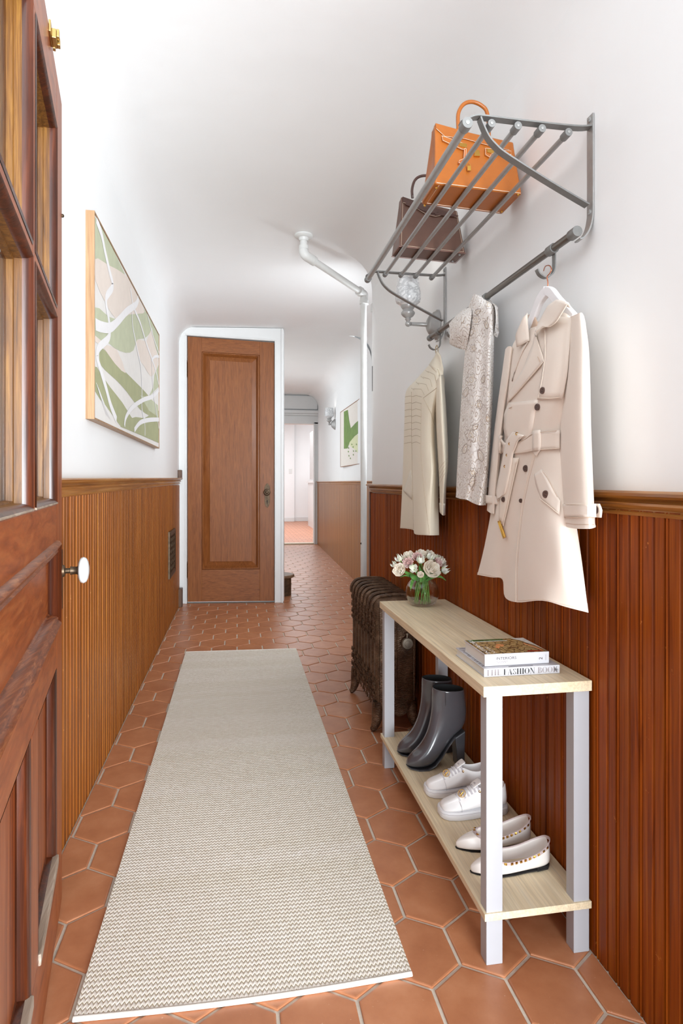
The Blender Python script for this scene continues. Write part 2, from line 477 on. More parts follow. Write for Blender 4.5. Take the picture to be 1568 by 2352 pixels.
# far room shell
mb = MB(); mb.box(-.7, 1.43, YB - .1, YB + .1, 0, 2.6); mb.box(1.43, 2.7, YB, YB + .1, 0, 2.6)
wfr = struct('wall_far_room', mb, M['plaster'], 'plain white end wall of the far room', 'wall')
mb = MB(); mb.box(1.6, 2.3, 12.0, 13.93, 0, .98); mb.box(1.57, 2.3, 11.97, 13.96, .98, 1.01)
struct('wall_half', mb, M['white_paint'], 'low white half wall with a ledge in the far room', 'wall')
mb = MB(); mb.box(2.4, 2.5, 9.7, YB, 0, 2.6); mb.box(-.8, -.7, 9.7, YB, 0, 2.6)
struct('wall_far_room_side', mb, M['plaster'], 'white side walls of the far room', 'wall')
mb = MB(); mb.box(-.8, 2.6, YF, YB + .1, 2.5, 2.6)
struct('ceiling_far_room', mb, M['plaster'], 'white ceiling of the far room', 'ceiling')
mb = MB(); mb.box(-.7, 1.43, YB - .115, YB - .1, 0, .1); mb.box(1.43, 2.4, YB - .015, YB, 0, .1)
struct('baseboard_back', mb, M['white_paint'], 'white baseboard along the far room end wall', 'baseboard', bevel=.003)
sw = empty('light_switch', (1.33, YB - .1, 1.22), 'small white light switch on the far room wall', 'switch')
mb = MB(); mb.box(1.29, 1.37, YB - .11, YB - .1, 1.22, 1.34); obj('cover_plate', mb, plain('switch_plate_white', C(225, 225, 222), .4), sw, bevel=.003)
mb = MB(); mb.box(1.32, 1.34, YB - .118, YB - .108, 1.26, 1.30); obj('toggle', mb, M['white_paint'], sw)
# window strip past the doorway
mb = MB(); mb.box(1.60, 1.64, 12.7, 13.6, 1.05, 2.1)
o = obj('window_1', mb, plain('grey_window_blind', C(190, 186, 184), .6)); tag(o, 'grey blind of a narrow window in the far room', 'window', kind='structure')
# far doorway casing
mb = MB()
fr = lambda x, z, h: Vector((x, YF - h, z))
mb.box(1.19, 1.262, YF - .03, YF, 0, 1.93); mb.box(1.2, 1.215, YF - .04, YF - .03, 0, 1.91); mb.box(.1, 1.262, YF - .03, YF, 1.9, 2.03)
mb.box(.08, 1.275, YF - .06, YF, 2.03, 2.06); mb.box(.06, 1.29, YF - .085, YF, 2.06, 2.11); mb.box(.13, .2, YF - .03, YF, 0, 1.93)
struct('trim_1', mb, M['white_paint'], 'white moulded casing around the far doorway', 'trim', bevel=.006)
mb = MB(); mb.box(.06, 1.245, YF - .05, YF, 2.13, 2.34)
struct('trim_2', mb, M['white_paint'], 'white boxed frieze above the far doorway', 'trim', bevel=.004)
mb = MB(); mb.box(.2, 1.2, YF - .03, YF + .07, 0, .022)
struct('trim_3', mb, plain('pale_threshold', C(226, 214, 190), .4), 'pale threshold strip of the far doorway', 'trim', bevel=.006)

# wainscot boards
BP = .067
prof = [(0, -.007), (.004, 0), (.0275, 0), (.0295, -.0065), (.032, -.001), (.0345, .0008), (.037, -.001), (.0395, -.0065), (.0415, 0), (.063, 0), (.067, -.007)]
def board_mesh(name, h, sgn, mat):
    m = MB(); pts = prof + [(.067, -.009), (0, -.009)]
    m.prism(pts, lambda a, b, t_: Vector((b * sgn, a, t_)), 0, h)
    me = make_mesh(name, m, Vector()); me.materials.append(mat); return me
bl = board_mesh('board', .945, 1, M['board_left'])
y = .45
while y < 4.88:
    inst('board', bl, (XL, y, -.003), wall_left); y += BP
brd = board_mesh('board', .905, -1, M['board_right'])
y = .483
while y + BP <= YC + .001:
    inst('board', brd, (XR, y, -.003), wall_right); y += BP
# far boards: too fine to tell apart one by one
mb = MB()
y = 3.4
while y < YF - .05:
    x = far_x(y)
    pts = prof + [(.067, -.009), (0, -.009)]
    mb.prism(pts, lambda a, b, t_: Vector((x - .009 - b, y + a, t_)), 0, .955); y += BP
o = obj('board_panel', mb, M['board_far'], wall_far); o['kind'] = 'stuff'
# rails
def rail(name, x, sgn, y0, y1, zt0, zt1, h, mat, label, parent=None, xf=None):
    pf = [(0, 0), (0, .010), (.10, .015), (.18, .009), (.26, .010), (.42, .020), (.52, .022), (.60, .015), (.68, .019), (.80, .031), (.92, .034), (1, .028), (1, 0)]
    m = MB(); rings = []
    for i in range(9):
        y = y0 + (y1 - y0) * i / 8; zt = zt0 + (zt1 - zt0) * i / 8
        xx = xf(y) if xf else x
        rings.append([Vector((xx + sgn * p, y, zt - h + q * h)) for q, p in pf])
    m.loft(rings)
    o = obj(name, m, mat, parent)
    if parent is None: tag(o, label, 'trim', kind='structure')
    return o
rail('trim_4', PL, 1, Y0, 4.93, .952, 1.0, .05, M['rail_wood'], 'varnished chair rail along the left wall')
rail('trim_5', PR, -1, Y0, YC + .01, .934, .951, .045, M['rail_wood'], 'worn golden chair rail along the right wall behind the coats')
rail('trim_6', 0, -1, 3.3, YF - .04, .972, .995, .042, wood('honey_rail', C(150, 98, 48), C(184, 130, 72), C(200, 150, 90), 'Y', 50, 2, .3, .4), 'honey coloured chair rail of the far hall', xf=far_x)
mb = MB(); mb.box(XR - .003, PR + .02, YC - .004, YC + .02, 0, .91)
struct('trim_7', mb, wood('dark_corner_wood', C(60, 24, 10), C(96, 42, 18), C(118, 58, 28), 'Z', 45, 1.6, .4, .2), 'dark corner bead closing the right wainscot', 'trim')
# left wainscot end pieces by the closet
mb = MB(); mb.box(PL, PL + .03, 4.86, 4.93, .985, 1.06)
struct('trim_8', mb, M['dark_wood'], 'small dark wood corner block above the left rail by the closet', 'trim', bevel=.003)
mb = MB(); mb.box(PL, PL + .035, 4.84, 4.92, 0, .14)
struct('trim_9', mb, M['dark_wood'], 'small dark plinth block at the foot of the closet casing', 'trim', bevel=.003)

# closet casing and door
mb = MB()
ZT = 2.2
def casing(a0, a1, z0, z1):
    cbox(a0, a1, z0, z1, -.042, .012)
cbox(-.062, 0, 0, 2.13, -.042, .012); cbox(.695, .762, 0, 2.1, -.042, .012)
mb.prism([(-.062, 2.12), (0, 2.133), (.695, 2.095), (.762, 2.09), (.762, 2.199), (-.02, 2.199), (-.045, 2.19), (-.062, 2.165)], cl, -.042, .012)
# back band
cbox(.747, .764, 0, 2.196, .012, .022); cbox(.695, .705, 0, 2.1, .012, .017); cbox(-.012, 0, 0, 2.13, .012, .017)
mb.prism([(-.012, 2.138), (.705, 2.10), (.705, 2.11), (-.012, 2.148)], cl, .012, .017)
struct('trim_10', mb, M['white_paint'], 'white painted casing around the closet door', 'trim', bevel=.003)
mb = MB(); cbox(-.066, -.0625, 1.02, 2.15, -.04, .006)
struct('trim_11', mb, M['black'], 'dark gap strip beside the closet casing', 'trim')
door2 = empty('door_2', O_C, 'brown single panel oak closet door with bronze knob', 'door', kind='structure')
zt = lambda a: 2.128 - .06 * a
W2 = .69
def cpoly(name, poly, h0, h1, mat, **kw):
    m = MB(); m.prism(poly, cl, h0, h1); return obj(name, m, mat, door2, **kw)
cpoly('stile', [(.004, .012), (.115, .012), (.115, zt(.115)), (.004, zt(0))], -.04, -.004, M['closet_wood'], bevel=.0015)
cpoly('stile', [(.575, .012), (W2, .012), (W2, zt(W2)), (.575, zt(.575))], -.04, -.004, M['closet_wood'], bevel=.0015)
cpoly('rail', [(.115, .012), (.575, .012), (.575, .268), (.115, .268)], -.04, -.004, M['closet_wood_x'], bevel=.0015)
cpoly('rail', [(.115, 2.008), (.575, 1.985), (.575, zt(.575)), (.115, zt(.115))], -.04, -.004, M['closet_wood_x'], bevel=.0015)
def ctop(x, z, h):   # panel with slightly sloping head
    s_ = -.05 * (x - .115) if z > 1 else 0
    return cl(x, z + s_, h)
mb = MB(); mb.frame(ctop, .115, .575, .268, 2.008, [(0, -.004), (.001, -.007), (.005, .001), (.012, .002), (.017, -.006), (.020, -.004), (.024, -.010), (.030, -.022)])
obj('panel_moulding', mb, M['closet_wood'], door2, smooth=30)
mb = MB(); mb.frame(ctop, .145, .545, .298, 1.978, [(0, -.022), (.034, -.012), (.0345, -.006), (.045, -.006)], True)
obj('panel', mb, M['closet_wood'], door2)
mb = MB()
pa, pz = .635, .865
mb.prism([(pa + x, pz + z) for x, z in [(-.018, -.075), (-.012, -.09), (0, -.105), (.012, -.09), (.018, -.075), (.022, -.05), (.018, 0), (.022, .05), (.018, .07), (.008, .085), (0, .092), (-.008, .085), (-.018, .07), (-.022, .05), (-.018, 0), (-.022, -.05)]], cl, -.004, .001)
plate = obj('lock_plate', mb, M['bronze'], door2, bevel=.001, label='dark bronze ornamental lock plate')
mb = MB(); mb.prism([(pa + .005 * math.cos(k * PI / 4), pz - .05 + .006 * math.sin(k * PI / 4)) for k in range(8)], cl, .001, .0016); mb.prism([(pa - .003, pz - .072), (pa + .003, pz - .072), (pa + .002, pz - .05), (pa - .002, pz - .05)], cl, .001, .0016)
obj('keyhole', mb, M['black'], plate)
mb = MB(); mb.lathe([(.012, 0), (.009, .008), (.009, .022), (.018, .028), (.027, .036), (.027, .044), (.020, .049), (.014, .048), (.011, .052), (.004, .053)], cl(pa, pz + .02, 0), n_c, 20)
obj('knob', mb, M['bronze'], door2, smooth=50, label='round bronze door knob')
for hz in (.62 * 0 + 1.86, .26):
    mb = MB(); mb.lathe([(.004, -.012), (.007, -.008), (.007, .0), (.0075, .001), (.0075, .11), (.007, .111), (.007, .12), (.004, .128)], cl(-.004, hz - .05, .004), (0, 0, 1), 10)
    cbox(-.012, .004, hz - .05, hz + .06, -.003, .001)
    obj('hinge', mb, M['bronze'], door2, smooth=40)

# ------------------------------------------------------------------ entrance door, open along the left wall
P_D = Vector((-.394, 1.476, 0)); e_d = Vector((.1724, -.985, 0)); n_d = Vector((.985, .1724, 0))
def dl(s_, z, h=0): return P_D + e_d * s_ + n_d * h + Vector((0, 0, z))
door1 = empty('door_1', P_D, 'red brown entrance door with glass panes standing open along the left wall', 'door', kind='structure')
DT = .044
def dbox(name, s0, s1, z0, z1, mat, h0=-DT, h1=0, bevel=.002, parent=None, **kw):
    m = MB(); m.hexa([dl(s0, z0, h0), dl(s1, z0, h0), dl(s1, z0, h1), dl(s0, z0, h1), dl(s0, z1, h0), dl(s1, z1, h0), dl(s1, z1, h1), dl(s0, z1, h1)])
    return obj(name, m, mat, parent or door1, bevel=bevel, **kw)
DW = .915
dbox('stile', 0, .11, .006, 1.816, M['door_wood']); dbox('stile', DW - .11, DW, .006, 1.816, M['door_wood'])
dbox('top_rail', .11, DW - .11, 1.704, 1.816, M['door_wood_x'])
dbox('lock_rail', .11, DW - .11, .83, .908, M['door_wood_x'])
dbox('middle_rail', .11, DW - .11, .562, .652, M['door_wood_x'])
dbox('bottom_rail', .11, DW - .11, .006, .162, M['door_wood_x'])
dbox('mullion', .443, .472, .908, 1.704, M['door_wood'])
dbox('mullion', .402, .486, .162, .562, M['door_wood'])
cols = [(.11, .443), (.472, DW - .11)]
dbox('glazing_bar', .11, .443, 1.306, 1.320, M['door_wood_x']); dbox('glazing_bar', .472, DW - .11, 1.306, 1.320, M['door_wood_x'])
t = NT('clear_glass'); t.t.nodes.remove(t.b)
out = t.t.nodes['Material Output']
tr = t.n('ShaderNodeBsdfTransparent'); tr.inputs[0].default_value = (.97, .985, .98, 1)
gl = t.n('ShaderNodeBsdfGlossy', Roughness=.03); fz = t.n('ShaderNodeLayerWeight', Blend=.12); mx = t.n('ShaderNodeMixShader')
wv = t.n('ShaderNodeBump', Strength=.15, Distance=.004)
tc = t.n('ShaderNodeTexCoord'); nz = t.n('ShaderNodeTexNoise', Scale=7.0); t.l(tc.outputs['Object'], nz.inputs['Vector']); t.l(nz.outputs[0], wv.inputs['Height']); t.l(wv.outputs[0], gl.inputs['Normal'])
t.l(fz.outputs[1], mx.inputs[0]); t.l(tr.outputs[0], mx.inputs[1]); t.l(gl.outputs[0], mx.inputs[2]); t.l(mx.outputs[0], out.inputs[0])
M['glass'] = t.m
for (s0, s1) in cols:
    for (z0, z1) in ((.908, 1.306), (1.320, 1.704)):
        mb = MB(); mb.frame(dl, s0, s1, z0, z1, [(0, .0005), (.004, .002), (.008, -.001), (.011, -.008), (.012, -.013)])
        mo = obj('glazing_moulding', mb, M['door_mould'], door1, smooth=50)
        mb = MB(); mb.frame(dl, s0 + .012, s1 - .012, z0 + .012, z1 - .012, [(0, -.013), (.001, -.024), (.004, -.025), (.005, -.034)])
        obj('reveal', mb, M['door_reveal'], mo)
        mb = MB(); mb.frame(dl, s0, s1, z0, z1, [(.005, -DT - .001), (.018, -DT + .006), (.018, -.036)])
        obj('back_bead', mb, M['door_mould'], mo)
        if z0 < 1:
            mb = MB(); mb.hexa([dl(s0, z0, -.034), dl(s1, z0, -.034), dl(s1, z0, .003), dl(s0, z0, .003), dl(s0, z0 + .016, -.034), dl(s1, z0 + .016, -.034), dl(s1, z0 + .004, .003), dl(s0, z0 + .004, .003)])
            obj('sill', mb, M['sill_wood'], door1, bevel=.002, label='pale weathered sill under the pane')
        mb = MB(); mb.hexa([dl(s0 + .01, z0 + .01, -.037), dl(s1 - .01, z0 + .01, -.037), dl(s1 - .01, z0 + .01, -.034), dl(s0 + .01, z0 + .01, -.034), dl(s0 + .01, z1 - .01, -.037), dl(s1 - .01, z1 - .01, -.037), dl(s1 - .01, z1 - .01, -.034), dl(s0 + .01, z1 - .01, -.034)])
        obj('pane', mb, M['glass'], door1)
# raised horizontal panel with bolection moulding
bol = [(0, 0), (.002, .006), (.008, .010), (.014, .007), (.018, .003), (.022, .005), (.026, .002), (.030, -.010), (.034, -.014)]
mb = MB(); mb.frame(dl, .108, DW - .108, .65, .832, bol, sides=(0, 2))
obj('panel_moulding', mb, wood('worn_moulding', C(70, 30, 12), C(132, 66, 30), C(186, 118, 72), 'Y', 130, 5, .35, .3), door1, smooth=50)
mb = MB(); mb.frame(dl, .108, DW - .108, .65, .832, bol, sides=(1, 3)); obj('panel_moulding', mb, M['door_mould'], door1, smooth=50)  # side runs coloured dark to stand in for the shadow in the reveal
mb = MB(); mb.frame(dl, .138, DW - .138, .68, .802, [(0, -.014), (.001, -.014)], True)
obj('panel', mb, M['door_wood_x'], door1)
mb = MB(); mb.box(0, .001, 0, .001, 0, .001)
for (s0, s1) in ((.11, .402), (.486, DW - .11)):
    mb = MB(); mb.frame(dl, s0, s1, .162, .562, [(0, 0), (.004, -.002), (.009, -.009), (.012, -.018), (.016, -.020)])
    obj('panel_moulding', mb, M['door_mould'], door1, smooth=40)
    mb = MB(); mb.frame(dl, s0 + .014, s1 - .014, .176, .548, [(0, -.020), (.001, -.020)], True)
    obj('panel', mb, M['door_wood'], door1)
    dbox('panel_sill', s0, s1, .150, .17, M['sill_wood'], -.02, .004)
# lock plate and knob
mb = MB(); mb.hexa([dl(s_, z, h) for z in (.668, .802) for s_, h in ((.005, 0), (.045, 0), (.045, .0025), (.005, .0025))])
lp = obj('lock_plate', mb, M['bronze'], door1, bevel=.001)
mb = MB(); mb.lathe([(.014, 0), (.013, .005), (.006, .007), (.006, .016), (.010, .017), (.009, .021), (.0085, .030), (.013, .036), (.014, .038)], dl(.022, .755, .0025), n_d, 16)
obj('knob_shank', mb, M['bronze'], door1, smooth=40)
mb = MB(); mb.lathe([(.008, .036), (.020, .0365), (.028, .041), (.030, .047), (.027, .053), (.019, .057), (.008, .0592), (.001, .0595)], dl(.022, .755, 0), n_d, 28)
obj('knob', mb, M['porcelain'], door1, smooth=80, label='white porcelain oval door knob')
# brass catch on the top edge
mb = MB()
for (s0, s1, z0, z1, h0, h1) in ((.215, .262, 1.800, 1.822, 0, .004), (.218, .25, 1.797, 1.815, .004, .012), (.235, .246, 1.803, 1.818, .012, .017), (.219, .231, 1.797, 1.812, .012, .017), (.212, .222, 1.795, 1.8, .003, .008)):
    mb.hexa([dl(s_, z, h) for z in (z0, z1) for s_, h in ((s0, h0), (s1, h0), (s1, h1), (s0, h1))])
obj('catch', mb, M['brass'], door1, bevel=.001, label='small brass catch on the top edge')
mb = MB(); mb.lathe([(.004, 0), (.004, .003), (.002, .005)], dl(.004, 1.56, 0), n_d, 10); obj('screw', mb, M['bronze'], door1)
# ------------------------------------------------------------------ rug
t = NT('woven_rug'); v = t.coord((1, 1, 1))
sx = t.n('ShaderNodeSeparateXYZ'); wob = t.noise(v, 25, 2); t.l(v, sx.inputs[0])
X, Y = sx.outputs[0], sx.outputs[1]
def saw(val, per): return t.math('FRACT', t.math('DIVIDE', val, per))
zig = t.math('MULTIPLY', t.math('ABSOLUTE', t.math('SUBTRACT', saw(X, .0084), .5)), 2.0)
yy = t.math('ADD', t.math('ADD', t.math('DIVIDE', Y, .0125), t.math('MULTIPLY', zig, .55)), t.math('MULTIPLY', wob, .5))
d = t.math('FRACT', yy)
tri = t.math('MULTIPLY', t.math('ABSOLUTE', t.math('SUBTRACT', d, .5)), 2.0)       # 1 at the row joint
brk = t.noise(t.coord((160, 60, 1)), 1, 2)
line = t.ramp(t.math('ADD', tri, t.math('MULTIPLY', t.math('SUBTRACT', brk, .5), .35)), [(.76, (0, 0, 0, 1)), (.92, (1, 1, 1, 1))])
base = t.ramp(t.noise(v, 90, 3), [(.3, C(230, 222, 211)), (.7, C(246, 241, 233))])
stripe = t.ramp(t.noise(t.coord((.5, 9, 1)), 1, 2), [(.35, (.93, .92, .88, 1)), (.7, (1, 1, 1, 1))])
base = t.mix(1, base, stripe, 'MULTIPLY')
t.base(t.mix(t.math('MULTIPLY', line, .8), base, C(150, 128, 66))); t.set(.9, 0, .15)
t.bump(t.math('SUBTRACT', 1, t.math('MULTIPLY', tri, tri)), .6, .002)
M['rug'] = t.m
rug = empty('runner_rug', (.02, 2.3, 0), 'long cream woven runner rug on the terracotta floor', 'rug')
nx_, ny_ = 10, 30
def rug_edge(i, j):
    a = i / nx_; b = j / ny_
    x = -.286 + .618 * a
    near = 1.138 - .010 * math.sin(PI * a) + .004 * (1 - a)
    far = 3.525 - .035 * a
    y = near + (far - near) * b
    z = .0075 + .0012 * math.sin(a * 5 + b * 9) * (1 if 0 < j < ny_ else 0)
    return Vector((x, y, z))
g = [[rug_edge(i, j) for i in range(nx_ + 1)] for j in range(ny_ + 1)]
mb = MB(); mb.grid(g); bot = [[Vector((p.x, p.y, .0005)) for p in r] for r in g]; mb.grid(bot)
nn = (nx_ + 1) * (ny_ + 1); rim = [j for j in range(nx_ + 1)] + [r * (nx_ + 1) + nx_ for r in range(1, ny_ + 1)] + [ny_ * (nx_ + 1) + i for i in range(nx_ - 1, -1, -1)] + [r * (nx_ + 1) for r in range(ny_ - 1, 0, -1)]
mb.f += [(rim[i], rim[(i + 1) % len(rim)], rim[(i + 1) % len(rim)] + nn, rim[i] + nn) for i in range(len(rim))]
obj('weave', mb, M['rug'], rug, smooth=60, org=(.02, 2.3, 0))
M['rug_edge'] = plain('cream_binding', C(228, 222, 212), .85, bump=.4, bscale=300)
for row in (g[0], g[-1]):
    mb = MB(); mb.tube([p + Vector((0, 0, -.003)) for p in row], .0055, 8, flat=(1, .8)); obj('binding', mb, M['rug_edge'], rug, smooth=60)

# ------------------------------------------------------------------ console bench
M['pale_oak'] = wood('pale_oak_top', C(222, 200, 164), C(236, 216, 182), C(242, 226, 198), 'Y', 60, 2.2, .5, .05, rnd=False, bump=.12)
M['leg_white'] = plain('white_lacquer', C(176, 175, 179), .5, var=.01)
TZ, SZ = .552, .104
bench = empty('shoe_bench', (.592, 1.576, 0), 'narrow white legged shoe bench with pale oak top and lower shelf', 'bench')
mb = MB(); mb.box(.476, .708, 1.132, 2.02, TZ - .021, TZ); obj('top', mb, M['pale_oak'], bench, bevel=.0008)
mb = MB(); mb.box(.479, .708, 1.133, 2.02, SZ - .0145, SZ); obj('shelf', mb, M['pale_oak'], bench, bevel=.0008)
for x0 in (.484, .671):
    for y0 in (1.137, 1.982):
        mb = MB(); mb.box(x0, x0 + .034, y0, y0 + .030, 0, TZ - .021); obj('leg', mb, M['leg_white'], bench, bevel=.0012)

# ------------------------------------------------------------------ books
M['page'] = plain('book_pages', C(226, 222, 214), .8, var=.05, nscale=4, bump=.3, bscale=400)
M['cover_white'] = plain('white_glossy_cover', C(196, 194, 198), .4, coat=.05, var=.01)
M['ink_black'] = plain('black_ink', C(28, 24, 26), .5); M['ink_grey'] = plain('grey_ink', C(146, 136, 138), .5); M['ink_red'] = plain('dark_maroon_ink', C(44, 12, 12), .5)
M['ink_white'] = plain('white_ink', C(244, 242, 240), .4, var=.01)
def text_mesh(txt, size):
    cu = bpy.data.curves.new('lettering', 'FONT'); cu.body = txt; cu.size = size; cu.extrude = 0; cu.resolution_u = 3
    o = bpy.data.objects.new('lettering', cu); COL.objects.link(o)
    dg = bpy.context.evaluated_depsgraph_get(); me = bpy.data.meshes.new_from_object(o.evaluated_get(dg))
    bpy.data.objects.remove(o); bpy.data.curves.remove(cu)
    m = MB(); m.add([tuple(v.co) for v in me.vertices], [tuple(p.vertices) for p in me.polygons])
    bpy.data.meshes.remove(me); return m
def place_text(name, txt, size, origin, ex, ey, mat, parent, width=None):
    m = text_mesh(txt, size) if isinstance(txt, str) else txt
    ex, ey, origin = Vector(ex), Vector(ey), Vector(origin)
    w = max(v.x for v in m.v) - min(v.x for v in m.v); x0 = min(v.x for v in m.v)
    k = width / w if width else 1
    m.v = [origin + ex * ((v.x - x0) * k) + ey * v.y for v in m.v]
    return obj(name, m, mat, parent, fixn=False)
def didone(txt, h):
    """high contrast serif capitals built from thick stems and hairlines"""
    m = MB(); x = 0; T, th_ = .17 * h, .028 * h
    R = lambda a, b, c, d: m.add([(a, c, 0), (b, c, 0), (b, d, 0), (a, d, 0)], [(0, 1, 2, 3)])
    Q = lambda *p: m.add([(a, b, 0) for a, b in p], [tuple(range(len(p)))])
    def arc(cx, cy, rx, ry, a0, a1, thick, n=14):
        pts = []
        for i in range(n + 1):
            a = a0 + (a1 - a0) * i / n; w = th_ + (thick - th_) * abs(math.cos(a)) ** 1.5
            pts.append(((cx + rx * math.cos(a), cy + ry * math.sin(a)), (cx + (rx - w) * math.cos(a), cy + (ry - min(w, th_ * 1.4)) * math.sin(a))))
        for i in range(n): Q(pts[i][0], pts[i + 1][0], pts[i + 1][1], pts[i][1])
    for ch in txt:
        if ch == ' ': x += .32 * h; continue
        w = .6 * h
        def stem(a, thick=T): R(x + a, x + a + thick, 0, h); R(x + a - .07 * h, x + a + thick + .07 * h, 0, th_); R(x + a - .07 * h, x + a + thick + .07 * h, h - th_, h)
        if ch == 'T': stem(.22 * h); R(x, x + w, h - th_, h); Q((x, h), (x + .03 * h, h), (x + .01 * h, h * .72), (x, h * .72)); Q((x + w, h), (x + w - .03 * h, h), (x + w - .01 * h, h * .72), (x + w, h * .72))
        elif ch == 'H': w = .72 * h; stem(.07 * h); stem(w - .07 * h - T); R(x + .1 * h, x + w - .1 * h, h * .5 - th_ / 2, h * .5 + th_ / 2)
        elif ch in 'EF':
            w = .54 * h; stem(.07 * h); R(x + .07 * h, x + w, h - th_, h); Q((x + w, h), (x + w - .03 * h, h), (x + w - .01 * h, h * .74), (x + w, h * .74)); R(x + .2 * h, x + w * .8, h * .5 - th_ / 2, h * .5 + th_ / 2); R(x + w * .8, x + w * .84, h * .4, h * .6)
            if ch == 'E': R(x + .07 * h, x + w, 0, th_); Q((x + w, 0), (x + w - .03 * h, 0), (x + w - .01 * h, h * .26), (x + w, h * .26))
        elif ch == 'A': w = .7 * h; Q((x + .33 * h, h), (x + .36 * h, h), (x + .10 * h, 0), (x + .07 * h, 0)); Q((x + .33 * h, h), (x + .38 * h, h), (x + .64 * h, 0), (x + .45 * h, 0)); R(x + .18 * h, x + .5 * h, h * .33, h * .33 + th_); R(x, x + .2 * h, 0, th_); R(x + .4 * h, x + .7 * h, 0, th_)
        elif ch == 'I': w = .3 * h; stem(.065 * h)
        elif ch == 'N': w = .74 * h; R(x + .1 * h, x + .1 * h + th_, 0, h); R(x + .62 * h, x + .62 * h + th_, 0, h); Q((x + .04 * h, h), (x + .22 * h, h), (x + .65 * h, 0), (x + .56 * h, 0)); R(x, x + .2 * h, 0, th_); R(x + .54 * h, x + .74 * h, h - th_, h)
        elif ch == 'O': w = .74 * h; arc(x + w / 2, h / 2, w / 2, h / 2, 0, 2 * PI, T * 1.05, 28)
        elif ch == 'S':
            w = .5 * h; arc(x + w / 2, h * .745, w * .46, h * .255, .35, PI, T * .8); arc(x + w / 2, h * .27, w * .5, h * .27, -PI, 0.0, T * .8)
            Q((x + .02 * h, h * .76), (x + .13 * h, h * .70), (x + w, h * .25), (x + w - .12 * h, h * .30)); R(x + w - .05 * h, x + w - .02 * h, h * .7, h); R(x, x + .03 * h, 0, h * .3)
        elif ch == 'B': w = .6 * h; stem(.07 * h); arc(x + .3 * h, h * .76, .24 * h, h * .24, -PI / 2, PI / 2, T * .9); arc(x + .3 * h, h * .26, .3 * h, h * .26, -PI / 2, PI / 2, T); R(x + .2 * h, x + .3 * h, h - th_, h); R(x + .2 * h, x + .3 * h, h * .51, h * .51 + th_); R(x + .2 * h, x + .3 * h, 0, th_)
        elif ch == 'K': w = .72 * h; stem(.07 * h); Q((x + .24 * h, h * .4), (x + .27 * h, h * .4), (x + .6 * h, h), (x + .56 * h, h)); Q((x + .32 * h, h * .56), (x + .46 * h, h * .68), (x + .7 * h, 0), (x + .5 * h, 0)); R(x + .44 * h, x + .74 * h, 0, th_); R(x + .46 * h, x + .68 * h, h - th_, h)
        x += w + .07 * h
    return m
def book(name, x0, x1, y0, y1, z0, z1, label, tc=.0014):
    b = empty(name, ((x0 + x1) / 2, (y0 + y1) / 2, z0), label, 'book', 'coffee table books on the bench')
    mb = MB(); mb.box(x0 + .0025, x1 - .0025, y0 + .001, y1 - .0025, z0 + tc, z1 - tc); obj('pages', mb, M['page'], b)
    mb = MB(); mb.box(x0, x1, y0, y1, z1 - tc, z1); mb.box(x0, x1, y0, y1, z0, z0 + tc); mb.box(x0, x1, y0 - .0012, y0 + .0012, z0, z1)
    cv = obj('cover', mb, M['cover_white'], b, bevel=.0005); return b, cv
zb = TZ + .0005
b1, c1 = book('book', .500, .668, 1.188, 1.352, zb, zb + .0175, 'white book lettered THE FASHION BOOK lying under the other book')
e = .0016
yb = 1.188 - .0012 - .0003
place_text('spine_lettering', didone('THE', .0118), 1, (.5035, yb, zb + .0028), (1, 0, 0), (0, 0, 1), M['ink_grey'], b1, .034)
place_text('spine_lettering', didone('FASHION', .0118), 1, (.5425, yb, zb + .0028), (1, 0, 0), (0, 0, 1), M['ink_black'], b1, .0695)
place_text('spine_lettering', didone('BOOK', .0118), 1, (.6185, yb, zb + .0028), (1, 0, 0), (0, 0, 1), M['ink_grey'], b1, .0455)
mb = MB()
for (a, bq, c, d_) in ((.6565, .6578, .005, .0125), (.6555, .6635, .0085, .0093), (.658, .6645, .0066, .0072), (.6605, .6612, .0035, .0135)):
    mb.add([(a, yb - .0002, zb + c), (bq, yb - .0002, zb + c), (bq, yb - .0002, zb + d_), (a, yb - .0002, zb + d_)], [(0, 1, 2, 3)])
obj('spine_mark', mb, M['ink_black'], b1)
place_text('cover_lettering', didone('THE BOO', .022), 1, (.5245, 1.196, zb + .0175 + .0003), (0, 1, 0), (-1, 0, 0), M['ink_grey'], b1, .15)
mb = MB(); mb.box(.556, .61, 1.1915, 1.193, zb + .0174, zb + .0179); obj('cover_line', mb, M['ink_black'], b1)
z2 = zb + .0182
b2, c2 = book('book', .507, .651, 1.201, 1.318, z2, z2 + .0245, 'white book lettered INTERIORS NOW with a stone terrace cover, on top')
yb = 1.201 - .0012 - .0003
place_text('spine_lettering', 'INTERIORS', .008, (.5325, yb, z2 + .0125), (1, 0, 0), (0, 0, 1), M['ink_red'], b2, .0445)
place_text('spine_lettering', 'NOW!', .0075, (.5325, yb, z2 + .0052), (1, 0, 0), (0, 0, 1), M['ink_grey'], b2, .0245)
place_text('spine_lettering', '2', .011, (.6355, yb, z2 + .0085), (0, 0, 1), (-1, 0, 0), M['ink_red'], b2)
place_text('spine_lettering', 'TASCHEN', .0028, (.6445, yb, z2 + .0065), (0, 0, 1), (-1, 0, 0), M['ink_grey'], b2)
